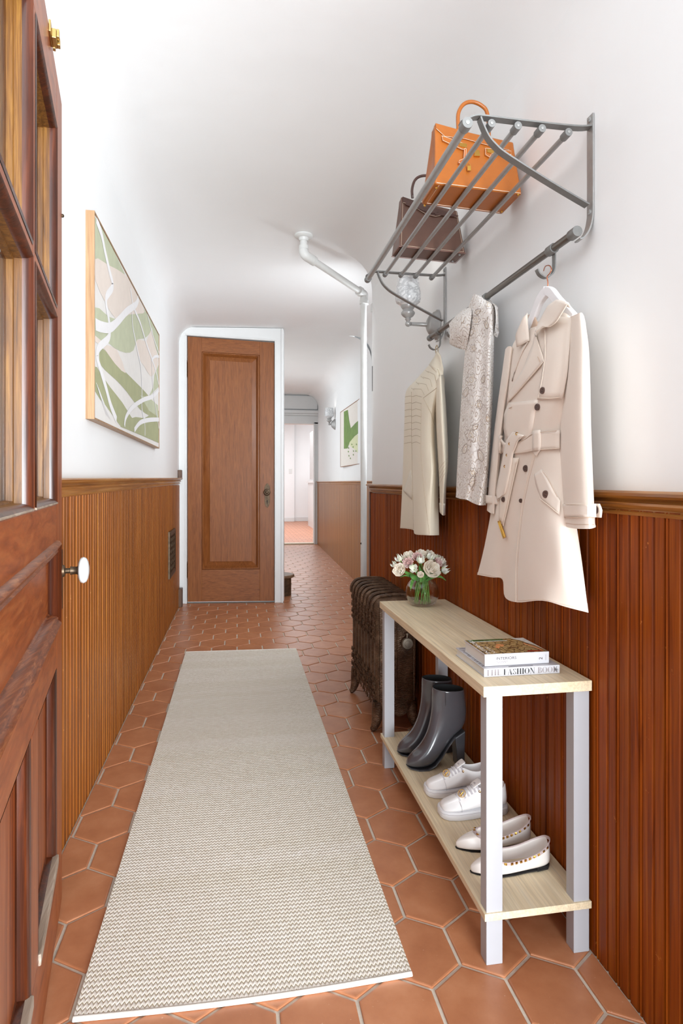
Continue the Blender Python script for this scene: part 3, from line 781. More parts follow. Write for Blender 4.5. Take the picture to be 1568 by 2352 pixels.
# cover picture: stone terrace
t = NT('stone_terrace_print'); v = t.coord((1, 1, 1))
vo = t.n('ShaderNodeTexVoronoi', _feature='DISTANCE_TO_EDGE', Scale=75.0); t.l(v, vo.inputs['Vector'])
cr = t.ramp(vo.outputs['Distance'], [(.02, C(78, 58, 32)), (.07, C(255, 255, 255))])
st = t.ramp(t.noise(v, 90, 4), [(.3, C(142, 112, 66)), (.55, C(178, 148, 98)), (.75, C(206, 184, 140))])
t.base(t.mix(1, st, cr, 'MULTIPLY')); t.set(.25, 0, .5, .3)
zc = z2 + .0245
mb = MB(); mb.box(.5085, .6495, 1.2025, 1.3165, zc, zc + .0003); obj('cover_picture', mb, t.m, b2)
def flat(name, poly, z, mat, par):
    m = MB(); m.add([(x, y, z) for x, y in poly], [tuple(range(len(poly)))]); return obj(name, m, mat, par, fixn=False)
t = NT('garden_green_print'); v = t.coord((1, 1, 1)); t.base(t.ramp(t.noise(v, 220, 3), [(.3, C(30, 48, 24)), (.55, C(70, 100, 50)), (.75, C(150, 170, 120))])); t.set(.3)
flat('printed_garden', [(.512, 1.3), (.597, 1.3), (.597, 1.316), (.512, 1.316)], zc + .0005, t.m, b2)
flat('printed_band', [(.512, 1.297), (.602, 1.297), (.602, 1.300), (.512, 1.300)], zc + .0006, M['ink_white'], b2)
flat('printed_sky', [(.618, 1.316), (.649, 1.316), (.649, 1.215), (.643, 1.24), (.636, 1.27), (.634, 1.29)], zc + .0005, plain('pale_print', C(214, 210, 204), .3, var=.2, nscale=120), b2)
flat('printed_shade', [(.628, 1.225), (.6365, 1.262), (.630, 1.29), (.645, 1.25), (.649, 1.218), (.649, 1.205)], zc + .0006, plain('brown_print', C(150, 120, 84), .3, var=.3, nscale=200), b2)
flat('printed_red', [(.602, 1.204), (.642, 1.204), (.636, 1.211), (.612, 1.214)], zc + .0007, plain('red_print', C(150, 40, 24), .3), b2)
mcop = plain('copper_print', C(196, 110, 60), .3)
mb = MB(); mb.tube([(.628, 1.270, zc + .0006), (.637, 1.235, zc + .0006), (.640, 1.208, zc + .0006)], .0008, 5); obj('printed_pole', mb, mcop, b2)
mb = MB(); mb.torus((.568, 1.262, zc + .0006), .006, .0007, seg=14, rs=4, sq=(1.4, 1)); obj('printed_lamp', mb, mcop, b2)
mb = MB(); mb.torus((.556, 1.247, zc + .0006), .004, .0007, seg=12, rs=4)
obj('printed_lamp', mb, mcop, b2)
place_text('cover_lettering', 'INTERIORS', .013, (.5225, 1.2045, zc + .0009), (0, 1, 0), (-1, 0, 0), M['ink_white'], b2, .109)
place_text('cover_lettering', 'NOW!', .012, (.5365, 1.2045, zc + .0009), (0, 1, 0), (-1, 0, 0), plain('cream_outline_ink', C(226, 214, 196), .4), b2, .05)

# ------------------------------------------------------------------ vase and flowers
VC = Vector((.597, 1.925, TZ))
t = NT('vase_glass'); t.t.nodes.remove(t.b); out = t.t.nodes['Material Output']
tr = t.n('ShaderNodeBsdfTransparent'); tr.inputs[0].default_value = (.97, .97, .965, 1)
gl = t.n('ShaderNodeBsdfGlossy', Roughness=.02); fz = t.n('ShaderNodeLayerWeight', Blend=.22); mx = t.n('ShaderNodeMixShader')
t.l(fz.outputs[1], mx.inputs[0]); t.l(tr.outputs[0], mx.inputs[1]); t.l(gl.outputs[0], mx.inputs[2]); t.l(mx.outputs[0], out.inputs[0])
M['vase_glass'] = t.m
t = NT('vase_water'); t.t.nodes.remove(t.b); out = t.t.nodes['Material Output']
tr = t.n('ShaderNodeBsdfTransparent'); tr.inputs[0].default_value = (.93, .92, .90, 1)
gl = t.n('ShaderNodeBsdfGlossy', Roughness=.02); fz = t.n('ShaderNodeLayerWeight', Blend=.08); mx = t.n('ShaderNodeMixShader')
t.l(fz.outputs[1], mx.inputs[0]); t.l(tr.outputs[0], mx.inputs[1]); t.l(gl.outputs[0], mx.inputs[2]); t.l(mx.outputs[0], out.inputs[0])
M['water'] = t.m
vase = empty('glass_vase', VC, 'round clear glass vase half full of water on the bench', 'vase')
vr, vh = .0545, .094
prof_o = [(.020, .0005), (.034, .002), (.046, .014), (.053, .030), (.0545, .045), (.052, .060), (.045, .074), (.036, .085), (.030, .091), (.029, .094)]
prof_i = [(r - .0022, z) for r, z in reversed(prof_o[2:])] + [(.030, .007), (.012, .006)]
mb = MB(); mb.lathe(prof_o + prof_i, VC, (0, 0, 1), 40); obj('glass', mb, M['vase_glass'], vase, smooth=80)
mb = MB(); mb.lathe([(.028, .0068), (.043, .0145), (.0502, .030), (.0517, .045), (.0505, .053), (.0495, .055)], VC, (0, 0, 1), 40); obj('water', mb, M['water'], vase, smooth=60)
def petal_ring(m, n, r0, h0, r1, h1, width, cup, phase, ruffle=0, tip=0, rr=random):
    for k in range(n):
        a0 = phase + 2 * PI * k / n; g = []
        for i in range(5):
            t_ = i / 4; w = width * math.sin(PI * (.18 + .62 * t_)) if not tip else width * math.sin(PI * (.25 + .70 * t_))
            row = []
            for j in range(5):
                q = (j / 2 - 1)
                r = r0 + (r1 - r0) * (t_ ** .8) + cup * math.sin(PI * t_) + (.0012 * (1 - abs(q)) if i == 4 else 0)
                h = h0 + (h1 - h0) * t_ + (tip * (1 - abs(q)) * t_ ** 3) - (abs(q) ** 2) * .12 * (h1 - h0) * (t_ > .6)
                if ruffle: h += ruffle * math.sin(7 * q + k * 2 + i) * t_; r += ruffle * math.cos(9 * q + k) * t_
                a = a0 + q * w / max(r, .004)
                row.append(Vector((r * math.cos(a), r * math.sin(a), h)))
            g.append(row)
        m.grid(g)
def rose_mesh(R):
    m = MB()
    petal_ring(m, 3, .05 * R, 0, .16 * R, .95 * R, .14 * R, .06 * R, 0)
    petal_ring(m, 4, .1 * R, 0, .32 * R, .98 * R, .24 * R, .1 * R, .5)
    petal_ring(m, 5, .15 * R, 0, .50 * R, .95 * R, .34 * R, .16 * R, .2)
    petal_ring(m, 5, .2 * R, -.05 * R, .74 * R, .85 * R, .46 * R, .22 * R, .9)
    petal_ring(m, 6, .2 * R, -.1 * R, 1.0 * R, .62 * R, .52 * R, .25 * R, .4)
    return m
def tulip_mesh(R):
    m = MB()
    petal_ring(m, 3, .1 * R, 0, .5 * R, 1.35 * R, .42 * R, .38 * R, 0, tip=.4 * R)
    petal_ring(m, 4, .12 * R, 0, .72 * R, 1.2 * R, .44 * R, .40 * R, 1.0, tip=.45 * R)
    return m
def tulip_veins(R):
    m = MB()
    for k in range(4):
        a = 1.0 + 2 * PI * k / 4; g = []
        for i in range(5):
            t_ = i / 4; r = .12 * R + (.72 - .12) * R * t_ ** .8 + .42 * R * math.sin(PI * t_); h = 1.2 * R * t_ + .4 * R * t_ ** 3
            w = .10 * R * (1 - t_ * .8)
            g.append([Vector(((r + .0006) * math.cos(a + q * w / max(r, .003)), (r + .0006) * math.sin(a + q * w / max(r, .003)), h * .92)) for q in (-1, 1)])
        m.grid(g)
    return m
def carnation_mesh(R):
    m = MB()
    for L in range(6):
        f_ = L / 5
        petal_ring(m, 5 + L, .05 * R, 0, (.1 + .85 * f_) * R, (1.0 - .45 * f_ * f_) * R, .26 * R, .12 * R, L * .7, ruffle=.06 * R)
    return m
def petal_mat(name, c0, c1, c2):
    t = NT(name); v = t.coord((1, 1, 1), True)
    t.base(t.ramp(t.noise(v, 70, 3), [(.3, c0), (.5, c1), (.7, c2)])); t.set(.6, 0, .3, sheen=.2)
    t.b.inputs['Subsurface Weight'].default_value = .0
    return t.m
M['rose'] = petal_mat('cream_rose_petal', C(244, 228, 206), C(250, 240, 224), C(252, 247, 238))
M['tulip'] = petal_mat('white_tulip_petal', C(226, 232, 208), C(240, 240, 228), C(248, 248, 240))
M['carnation'] = petal_mat('pale_pink_petal', C(232, 186, 180), C(242, 208, 202), C(248, 226, 220))
M['green'] = petal_mat('leaf_green', C(48, 92, 36), C(74, 122, 50), C(100, 148, 66))
M['stem_green'] = petal_mat('stem_green', C(84, 132, 50), C(108, 156, 66), C(130, 174, 84))
M['lime'] = petal_mat('lime_vein', C(126, 160, 60), C(150, 182, 80), C(176, 200, 110))
blooms = {}
for kind, fn, R, mat in (('rose', rose_mesh, .021, 'rose'), ('tulip', tulip_mesh, .0145, 'tulip'), ('carnation', carnation_mesh, .018, 'carnation')):
    me = make_mesh('petals', fn(R), Vector(), True, False); me.materials.append(M[mat]); blooms[kind] = me
vein_me = make_mesh('petal_veins', tulip_veins(.0145), Vector(), False, False); vein_me.materials.append(M['lime'])
m9 = lambda u, v: (u * 160 / 1568 + 890, v * 160 / 1568 + 1255)
flowers = [('rose', 250, 520, -.030, 1.05, 'cream rose at the far left edge of the bouquet'), ('rose', 1000, 505, -.045, 1.42, 'largest open cream rose at the right front of the bouquet'),
    ('rose', 740, 630, -.05, .52, 'tiny cream rosebud low in the middle of the bouquet'), ('rose', 470, 220, .02, 1.0, 'cream rose at the upper left of the bouquet'),
    ('rose', 760, 170, .02, .95, 'pale rose at the very top of the bouquet'), ('rose', 965, 200, .02, 1.05, 'pale peach rose at the upper right of the bouquet'), ('rose', 1220, 330, .015, 1.0, 'pale rose at the right side beside the pink carnation'),
    ('carnation', 450, 365, -.025, 1.1, 'pink carnation at the left front of the bouquet'), ('carnation', 670, 230, 0, 1.05, 'pink carnation at the top behind the middle tulip'), ('carnation', 1150, 350, -.005, .95, 'pink carnation behind the largest rose'),
    ('tulip', 270, 290, -.01, 1.05, 'white green tulip at the upper left edge of the bouquet'), ('tulip', 150, 420, .005, .8, 'small white tulip tucked behind the left rose'), ('tulip', 585, 505, -.05, 1.15, 'open white tulip with green stripes low at left front'),
    ('tulip', 745, 330, -.035, 1.1, 'upright white tulip in the middle of the bouquet'), ('tulip', 960, 260, -.01, 1.05, 'white tulip above the largest rose'), ('tulip', 1265, 540, -.02, 1.15, 'white tulip drooping at the right edge of the bouquet'), ('tulip', 1110, 265, .02, .8, 'small white tulip at the upper right of the bouquet')]
neck = VC + Vector((0, 0, .094))
for i, (kind, zu, zv, dy, sc, lab) in enumerate(flowers):
    P_ = onY(*m9(zu, zv), VC.y + dy)
    fl = empty('cut_' + kind, P_, lab, 'flower', 'flowers in the vase')
    dirv = (P_ - (neck - Vector((0, 0, .03)))).normalized()
    look = (Vector((dirv.x * 1.0, dirv.y * .5 - .65, dirv.z * .6 + .1))).normalized() if kind != 'tulip' or zv > 450 else (dirv + Vector((0, -.25, .2))).normalized()
    q = look.to_track_quat('Z', 'Y')
    Rr = {'rose': .021, 'tulip': .0145, 'carnation': .018}[kind] * sc
    base_p = P_ - look * Rr * .5
    h = inst('petals', blooms[kind], base_p, fl); h.rotation_mode = 'QUATERNION'; h.rotation_quaternion = q; h.scale = (sc, sc, sc)
    if kind == 'tulip':
        h2 = bpy.data.objects.new('petal_veins', vein_me); COL.objects.link(h2); h2.parent = h
    mb = MB(); a = i * 2.4; f0 = VC + Vector((.026 * math.cos(a), .024 * math.sin(a), .009))
    mid = neck + Vector((.018 * math.cos(a + .4), .018 * math.sin(a + .4), -.02))
    mb.tube(smoothpts([f0, (f0 + mid) / 2, mid, (mid + base_p) / 2 + Vector((0, 0, .006)), base_p], 3), .0021, 6)
    obj('stem', mb, M['stem_green'], fl, smooth=60)
    mb = MB(); petal_ring(mb, 4, .001, -.002, .45 * Rr, .15 * Rr, .2 * Rr, .05 * Rr, .3)
    mb.v = [base_p + q @ v_ for v_ in mb.v]; obj('sepals', mb, M['green'], fl, smooth=60, fixn=False)
# leaves standing in the vase
def leaf(pts, w, lab):
    P_ = smoothpts(pts, 4); m = MB(); g = []; n = len(P_)
    for i, p in enumerate(P_):
        t_ = i / (n - 1); ww = w * math.sin(PI * min(1, .12 + .88 * t_)) ** .8
        tan = (P_[min(i + 1, n - 1)] - P_[max(i - 1, 0)]).normalized(); sd = tan.cross(Vector((0, -1, .3))).normalized()
        g.append([p - sd * ww, p + Vector((0, .0018, -.0012)) * 1, p + sd * ww])
    m.grid(g); o = obj('long_leaf', m, M['green'], smooth=60, solid=.0006, fixn=False, org=P_[0]); tag(o, lab, 'leaf', 'leaves in the vase'); return o
L = lambda u, v, dy: onY(*m9(u, v), VC.y + dy)
leaf([L(840, 790, -.03), L(960, 720, -.04), L(1080, 675, -.045), L(1200, 685, -.045), L(1315, 770, -.045)], .0045, 'long arching green leaf reaching right out of the vase')
leaf([L(640, 700, -.03), L(580, 740, -.04), L(535, 850, -.052), L(515, 985, -.056)], .0052, 'broad green leaf hanging down over the vase front')
leaf([L(600, 720, -.02), L(520, 660, -.03), L(430, 600, -.035), L(370, 590, -.035)], .005, 'short green leaf under the left rose')
leaf([L(520, 690, -.03), L(460, 665, -.04), L(380, 655, -.04), L(285, 695, -.04)], .0022, 'thin dark green leaf tip at the left under the bouquet')
leaf([L(700, 760, -.035), L(640, 720, -.045), L(560, 690, -.045), L(500, 640, -.04)], .008, 'wide dark green leaf low in the bouquet middle')
leaf([L(740, 800, -.035), L(760, 700, -.03), L(740, 560, -.03), L(700, 430, -.02)], .007, 'dark green upright leaf behind the middle tulip')
leaf([L(800, 900, -.03), L(810, 760, -.03), L(820, 640, -.03), L(810, 520, -.025)], .007, 'green upright leaf left of the largest rose')
leaf([L(860, 800, -.02), L(900, 720, -.03), L(920, 690, -.03), L(880, 620, -.03)], .008, 'short dark green leaf under the largest rose')
leaf([L(1120, 610, -.02), L(1150, 585, -.02), L(1180, 560, -.02)], .0035, 'tiny lime leaf beside the right tulip')
# ------------------------------------------------------------------ shoes
def ell(bot, top, hw, n=16, y=0, pw=1.0):
    """ellipse ring between a lower/back and an upper/front point in the x-z plane"""
    b, t_ = Vector((bot[0], y, bot[1])), Vector((top[0], y, top[1])); c = (b + t_) / 2; h = (t_ - b) / 2; r = []
    for k in range(n):
        a = 2 * PI * k / n; ca, sa = math.cos(a), math.sin(a)
        r.append(c + h * (math.copysign(abs(ca) ** pw, ca)) + Vector((0, hw * math.copysign(abs(sa) ** pw, sa), 0)))
    return r
M['boot'] = plain('charcoal_patent_leather', C(74, 72, 76), .2, var=.03, coat=.6)
M['boot_in'] = plain('black_lining', C(34, 36, 38), .9)
M['boot_heel'] = plain('charcoal_heel', C(64, 64, 68), .3, coat=.3)
def make_boot(x0, yc, label, k=1.0):
    b = empty('ankle_boot', (x0 + .09, yc, SZ), label, 'boot', 'charcoal ankle boots')
    prs = [((.000, .010), (.003, .019), .008), ((.012, .004), (.012, .036), .020), ((.035, .001), (.032, .050), .031), ((.062, .001), (.050, .068), .034), ((.085, .010), (.062, .090), .032),
           ((.106, .032), (.070, .112), .029), ((.128, .064), (.0745, .132), .0275), ((.150, .092), (.077, .150), .028), ((.180, .106), (.079, .168), .0295), ((.1885, .140), (.080, .186), .031),
           ((.189, .170), (.0805, .203), .033), ((.184, .200), (.081, .218), .035), ((.1815, .228), (.0815, .234), .037)]
    tr = lambda r: [Vector((x0 + p.x * k, yc + p.y, SZ + .0015 + p.z)) for p in r]
    mb = MB(); rings = [tr(ell(*p, pw=.9)) for p in prs]
    rings.append(tr(ell((.1795, .228), (.0835, .234), .035, pw=.9))); mb.loft(rings, (True, False))
    obj('upper', mb, M['boot'], b, smooth=80, sub=1)
    mb = MB(); mb.loft([tr(ell((.1795, .2275), (.0835, .2335), .035)), tr(ell((.179, .19), (.085, .205), .032)), tr(ell((.165, .17), (.09, .185), .02))], (False, True)); obj('lining', mb, M['boot_in'], b, smooth=80)
    mb = MB(); hp = [[(.146, .089), (.179, .106)], [(.151, .05), (.178, .05)], [(.154, 0), (.178, 0)]]
    rings = []
    for (a, c_), hw in zip(hp, (.024, .022, .021)):
        rings.append([Vector((x0 + a[0] * k, yc - hw, SZ + .0005 + a[1])), Vector((x0 + c_[0] * k, yc - hw * .85, SZ + .0005 + c_[1])), Vector((x0 + c_[0] * k, yc + hw * .85, SZ + .0005 + c_[1])), Vector((x0 + a[0] * k, yc + hw, SZ + .0005 + a[1]))])
    mb.loft(rings); obj('heel', mb, M['boot_heel'], b, bevel=.003)
    mb = MB(); g = []
    for x, hw, z in ((.002, .006, .009), (.012, .018, .003), (.035, .029, .0), (.062, .031, .0), (.085, .027, .009), (.106, .023, .031), (.128, .022, .063), (.148, .023, .089)):
        g.append([Vector((x0 + x * k, yc + q * hw, SZ + .0008 + z)) for q in (-1, -.5, 0, .5, 1)])
    mb.grid(g); obj('sole', mb, M['boot_heel'], b, solid=.0012, smooth=60, fixn=False)
    mb = MB(); mb.tube([Vector((x0 + x * k, yc + s_ * w, SZ + z)) for x, w, z, s_ in ((.1105, .0378, .2315, -1), (.112, .0355, .21, -1), (.113, .0335, .19, -1))], .0006, 5); obj('seam', mb, M['boot_heel'], b)
    return b
make_boot(.494, 1.757, 'charcoal patent ankle boot nearer the viewer on the lower shelf')
make_boot(.491, 1.852, 'charcoal patent ankle boot farther back, half hidden behind its twin')

def shoe_loft(secs, x0, yc, z0, sgn=1):
    """secs: (x, centre y, half width, edge h, inner half width, inner h, base h)"""
    rings = []
    for x, cy, w, h, wi, hi, b in secs:
        rings.append([Vector((x0 + x, yc + cy + yy, z0 + zz)) for yy, zz in ((-w, b), (-w * 1.03, b + (h - b) * .5), (-wi * 1.12 - .001, b + (h - b) * .93), (-wi - .0005, h), (-wi * .93, hi + (h - hi) * .5), (-wi * .5, hi), (0, hi), (wi * .5, hi), (wi * .93, hi + (h - hi) * .5), (wi + .0005, h), (wi * 1.12 + .001, b + (h - b) * .93), (w * 1.03, b + (h - b) * .5), (w, b))])
    return rings
M['sneaker'] = plain('white_smooth_leather', C(238, 234, 233), .38, var=.01, bump=.1, bscale=300)
M['sneaker_sole'] = plain('white_rubber', C(236, 235, 238), .5, var=.01)
M['lace'] = plain('grey_ribbon_lace', C(196, 190, 194), .5, bump=.3, bscale=600)
def make_sneaker(x0, yc, label, mark):
    b = empty('sneaker', (x0 + .09, yc, SZ), label, 'sneaker', 'white sneakers with gold emblems')
    z0 = SZ + .001
    pl = [(0, .012), (.004, .022), (.016, .031), (.04, .036), (.07, .035), (.10, .0315), (.13, .031), (.155, .031), (.172, .027), (.180, .016), (.182, .006)]
    out_ = [(x, w) for x, w in pl] + [(x, -w) for x, w in reversed(pl)]
    mb = MB(); mb.loft([[Vector((x0 + .091 + (x - .091) * k, yc + w * k, z0 + z)) for x, w in out_] for k, z in ((.97, 0), (1, .003), (1.0, .017), (.985, .020))]); obj('sole', mb, M['sneaker_sole'], b, smooth=40)
    mb = MB(); mb.tube([Vector((x0 + .091 + (x - .091) * 1.004, yc + w * 1.008, z0 + .0148)) for x, w in out_], .0005, 4); obj('welt', mb, M['lace'], b)
    S = [(.004, 0, .014, .026, .008, .028, .016), (.014, 0, .027, .034, .014, .037, .016), (.03, 0, .032, .038, .015, .042, .016), (.05, 0, .033, .044, .014, .049, .016), (.07, 0, .032, .053, .013, .058, .016), (.088, 0, .030, .062, .013, .066, .016),
         (.100, 0, .0295, .070, .014, .073, .016), (.108, 0, .0295, .071, .0155, .055, .016), (.12, 0, .029, .065, .019, .03, .016), (.14, 0, .0295, .060, .021, .026, .016), (.158, 0, .029, .064, .019, .026, .016), (.170, 0, .025, .070, .013, .03, .016), (.1765, 0, .018, .073, .006, .06, .016), (.1785, 0, .010, .071, .003, .068, .018)]
    mb = MB(); mb.loft(shoe_loft(S, x0, yc, z0)); up = obj('upper', mb, M['sneaker'], b, smooth=80, sub=2)
    mb = MB(); g = [[Vector((x0 + x, yc + q * w, z0 + h)) for q in (-1, -.4, .4, 1)] for x, w, h in ((.085, .012, .064), (.098, .014, .074), (.108, .015, .080), (.112, .013, .081))]; mb.grid(g); obj('tongue', mb, M['sneaker'], b, solid=.003, smooth=60, sub=1, fixn=False)
    for i, (x, h) in enumerate(((.046, .0475), (.060, .0535), (.069, .058), (.078, .0625), (.087, .0665), (.096, .0715))):
        mb = MB(); pts = [Vector((x0 + x + .004 * abs(q) ** 1.5 * (1 if q < 0 else 1), yc + q * .0185, z0 + h + .0025 - .009 * abs(q) ** 2.2)) for q in (-1, -.7, -.35, 0, .35, .7, 1)]
        mb.ribbon(smoothpts(pts, 2), (1, 0, .35), .0022, .0007, (-.35, 0, 1)); obj('lace', mb, M['lace'], b, smooth=30)
    for s_ in (-1, 1):
        mb = MB(); mb.torus((x0 + .101, yc + s_ * .0215, z0 + .062), .0022, .0008, (0, s_, .55), 12, 5); obj('eyelet', mb, M['gold'], b, smooth=60)
        mb = MB(); mb.tube(smoothpts([Vector((x0 + x, yc + s_ * w, z0 + z)) for x, w, z in ((.05, .033, .018), (.0495, .0325, .028), (.048, .029, .037), (.047, .0235, .042))], 3), .0005, 4); obj('seam', mb, M['lace'], b)
    # gold ring emblem with letters, standing on the laces
    c = Vector((x0 + .0565, yc - .012, z0 + .0565)); ax = Vector((-.42, -.55, .72)).normalized()
    mb = MB(); mb.torus(c, .0092, .0009, ax, 20, 6); em = obj('emblem', mb, M['gold'], b, smooth=60, label='gold ring emblem with letters')
    ux = Vector((.8, -.5, .1)); ux = (ux - ax * ux.dot(ax)).normalized(); uy = ax.cross(ux)
    mb = MB()
    for (a0, b0, a1, b1) in ((-.006, .0045, -.001, -.0055), (-.001, -.0055, .005, .005), (-.004, -.005, .003, .004), (-.0045, -.0052, .001, -.0062)):
        mb.tube([c + ux * a0 + uy * b0, c + ux * a1 + uy * b1], .0009, 5)
    obj('emblem_letters', mb, M['gold'], em)
    if mark:
        place_text('heel_lettering', 'TON', .0075, (x0 + .1675, yc - .0302, z0 + .0075), (.94, .34, 0), (0, 0, 1), plain('pale_grey_print', C(170, 166, 168), .6), b, .012)
    return b
make_sneaker(.507, 1.492, 'white leather sneaker with gold ring emblem nearer the bench front', True)
make_sneaker(.505, 1.603, 'white leather sneaker with gold ring emblem farther back beside the boots', False)

M['flat'] = plain('blush_white_patent', C(238, 230, 224), .22, coat=.4, var=.01)
M['insole'] = plain('tan_insole', C(222, 206, 178), .6); M['flat_lining'] = plain('pale_lining', C(226, 216, 198), .55)
M['flat_trim'] = plain('mauve_stud_strip', C(200, 180, 178), .5); M['flat_black'] = plain('black_shoe_sole', C(34, 30, 30), .5)
def make_flat(x0, yc, label):
    b = empty('ballet_flat', (x0 + .09, yc, SZ), label, 'shoe', 'studded pointed flats')
    z0 = SZ + .001
    S = [(.000, 0, .003, .012, .001, .0125, .0012), (.008, 0, .011, .017, .005, .0185, .0008), (.022, 0, .021, .022, .010, .0245, .0008), (.042, 0, .029, .026, .015, .0285, .0008), (.055, 0, .032, .0275, .016, .0290, .0008), (.060, 0, .0325, .0275, .0195, .012, .0008),
         (.075, 0, .0325, .0275, .0245, .006, .0008), (.10, 0, .0290, .0285, .0235, .006, .0008), (.125, 0, .0265, .033, .0225, .006, .0012), (.15, 0, .026, .041, .0218, .008, .002), (.168, 0, .0235, .049, .0175, .010, .003), (.178, 0, .017, .055, .011, .014, .004), (.183, 0, .009, .057, .006, .05, .006)]
    mb = MB(); mb.loft(shoe_loft(S, x0, yc, z0)); obj('upper', mb, M['flat'], b, smooth=80, sub=2)
    mb = MB(); g = [[Vector((x0 + x, yc + q * w, z0 + h)) for q in (-1, -.5, 0, .5, 1)] for x, w, h in ((.058, .018, .0085), (.075, .0235, .0085), (.10, .0222, .0085), (.125, .021, .009), (.15, .020, .011), (.168, .016, .013), (.177, .009, .017))]; mb.grid(g); obj('insole', mb, M['insole'], b, solid=.001, smooth=60, sub=1, fixn=False)
    mb = MB(); g = [[Vector((x0 + x, yc + q * .009, z0 + h)) for q in (-1, 1)] for x, h in ((.145, .0118), (.165, .0145))]; mb.grid(g); obj('size_label', mb, plain('pale_label', C(236, 228, 216), .5), b, solid=.0006, fixn=False)
    # studded strip around the topline
    tl = [(x, w + .0006, h) for x, w, h in ((.057, .0165, .0290), (.075, .0252, .0285), (.10, .0243, .0295), (.125, .0234, .034), (.15, .0225, .0418), (.168, .0182, .0495), (.179, .0105, .056))]
    front = [(.057, .0165, .0290), (.0535, .010, .0302), (.052, 0, .0306)]
    loop = [Vector((x0 + x, yc - w, z0 + h)) for x, w, h in reversed(front[1:])] + [Vector((x0 + x, yc - w, z0 + h)) for x, w, h in tl] + [Vector((x0 + .184, yc, z0 + .058))] + [Vector((x0 + x, yc + w, z0 + h)) for x, w, h in reversed(tl)] + [Vector((x0 + x, yc + w, z0 + h)) for x, w, h in front[1:2]]
    P_ = smoothpts(loop, 5, True); n = len(P_)
    mb = MB(); rings = []; stud = MB(); acc = 0; cen = Vector((x0 + .11, yc, z0 + .03))
    for i in range(n + 1):
        p = P_[i % n]; tn = (P_[(i + 1) % n] - P_[(i - 1) % n]).normalized(); o_ = Vector((p.x - cen.x, (p.y - cen.y) * 3, 0)).normalized() if p.x - x0 > .06 else Vector((-.5, 0, 1)).normalized()
        up_ = tn.cross(o_).normalized(); up_ = up_ if up_.z > 0 else -up_
        if p.x - x0 < .056: up_ = Vector((1, 0, .1)).normalized()
        rings.append([p + o_ * .0016 + up_ * .0004, p + o_ * .0026 - up_ * .0066, p + o_ * .0008 - up_ * .0066, p - o_ * .0006 + up_ * .0004])
        if i and i < n:
            acc += (p - P_[i - 1]).length
            if acc > .0098:
                acc = 0; c = p + o_ * .0024 - up_ * .0031; s2 = .0030
                stud.add([c + tn * s2 + up_ * s2, c - tn * s2 + up_ * s2, c - tn * s2 - up_ * s2, c + tn * s2 - up_ * s2, c + o_ * .0022], [(0, 1, 4), (1, 2, 4), (2, 3, 4), (3, 0, 4)])
    mb.loft(rings, (False, False)); st = obj('stud_strip', mb, M['flat_trim'], b, smooth=40)
    obj('studs', stud, M['gold'], st, label='small gold pyramid studs')
    mb = MB(); pl = [(0, .003), (.01, .012), (.03, .023), (.06, .0305), (.09, .029), (.12, .0245), (.15, .0245), (.172, .02), (.181, .009)]
    o2 = [(x, w) for x, w in pl] + [(x, -w) for x, w in reversed(pl)]
    mb.loft([[Vector((x0 + x, yc + w, z0 + zz + max(0, x - .12) * .06)) for x, w in o2] for zz in (0, .0014)]); obj('sole', mb, M['flat_black'], b)
    mb = MB(); hp = [(.145, .0235), (.172, .0195), (.1805, .009)]; o3 = [(x, w) for x, w in hp] + [(x, -w) for x, w in reversed(hp)]
    mb.loft([[Vector((x0 + x, yc + w, SZ + .0004 + zz)) for x, w in o3] for zz in (0, .006)]); obj('heel', mb, M['flat_black'], b)
    return b
make_flat(.500, 1.262, 'blush pointed flat with gold studs nearest the bench end')
make_flat(.500, 1.352, 'blush pointed flat with gold studs farther back beside the sneakers')

# ------------------------------------------------------------------ radiator
t = NT('old_bronze_cast_iron'); v = t.coord((1, 1, 1), True)
wv = t.n('ShaderNodeTexWave', _wave_type='RINGS', Scale=60.0, Distortion=7.0, Detail=2.0); wv.inputs['Detail Scale'].default_value = 1.6; t.l(v, wv.inputs['Vector'])
c = t.ramp(t.noise(v, 22, 5, .6), [(.25, C(56, 36, 24)), (.5, C(98, 72, 52)), (.75, C(140, 112, 88))])
c = t.mix(.45, c, t.ramp(wv.outputs[0], [(.1, (.4, .36, .32, 1)), (.6, (1, 1, 1, 1))]), 'MULTIPLY')
t.base(c); t.set(.42, .35, .5); t.bump(wv.outputs[0], .6, .002); M['iron'] = t.m
RX0, RX1, RY0, NS, RPIT = .512, .69, 2.262, 8, .0625
radi = empty('cast_iron_radiator', (.6, 2.5, 0), 'ornate old bronze cast iron radiator against the right wall', 'radiator')
def rad_outline(x0, x1, z0, z1):
    w = x1 - x0; pts = []
    # rounded scroll top, slightly waisted sides, tapering base
    for a in range(0, 7):
        q = PI - a * PI / 2 / 6; pts.append((x0 + .035 + .035 * math.cos(q), z1 - .035 + .035 * math.sin(q)))
    pts += [(x0 + w * .35, z1 + .004), (x0 + w * .5, z1 + .007), (x0 + w * .65, z1 + .004)]
    for a in range(0, 7):
        q = PI / 2 - a * PI / 2 / 6; pts.append((x1 - .035 + .035 * math.cos(q), z1 - .035 + .035 * math.sin(q)))
    pts += [(x1 - .006, z0 + .3), (x1 - .006, z0 + .1), (x1 - .012, z0 + .03), (x1 - .03, z0), (x0 + w * .5, z0 - .006), (x0 + .03, z0), (x0 + .012, z0 + .03), (x0 + .006, z0 + .1), (x0 + .006, z0 + .3)]
    return pts
ol = rad_outline(RX0 - .6, RX1 - .6, .075, .512)
cx_ = sum(p[0] for p in ol) / len(ol); cz_ = sum(p[1] for p in ol) / len(ol)
mb = MB(); rings = []
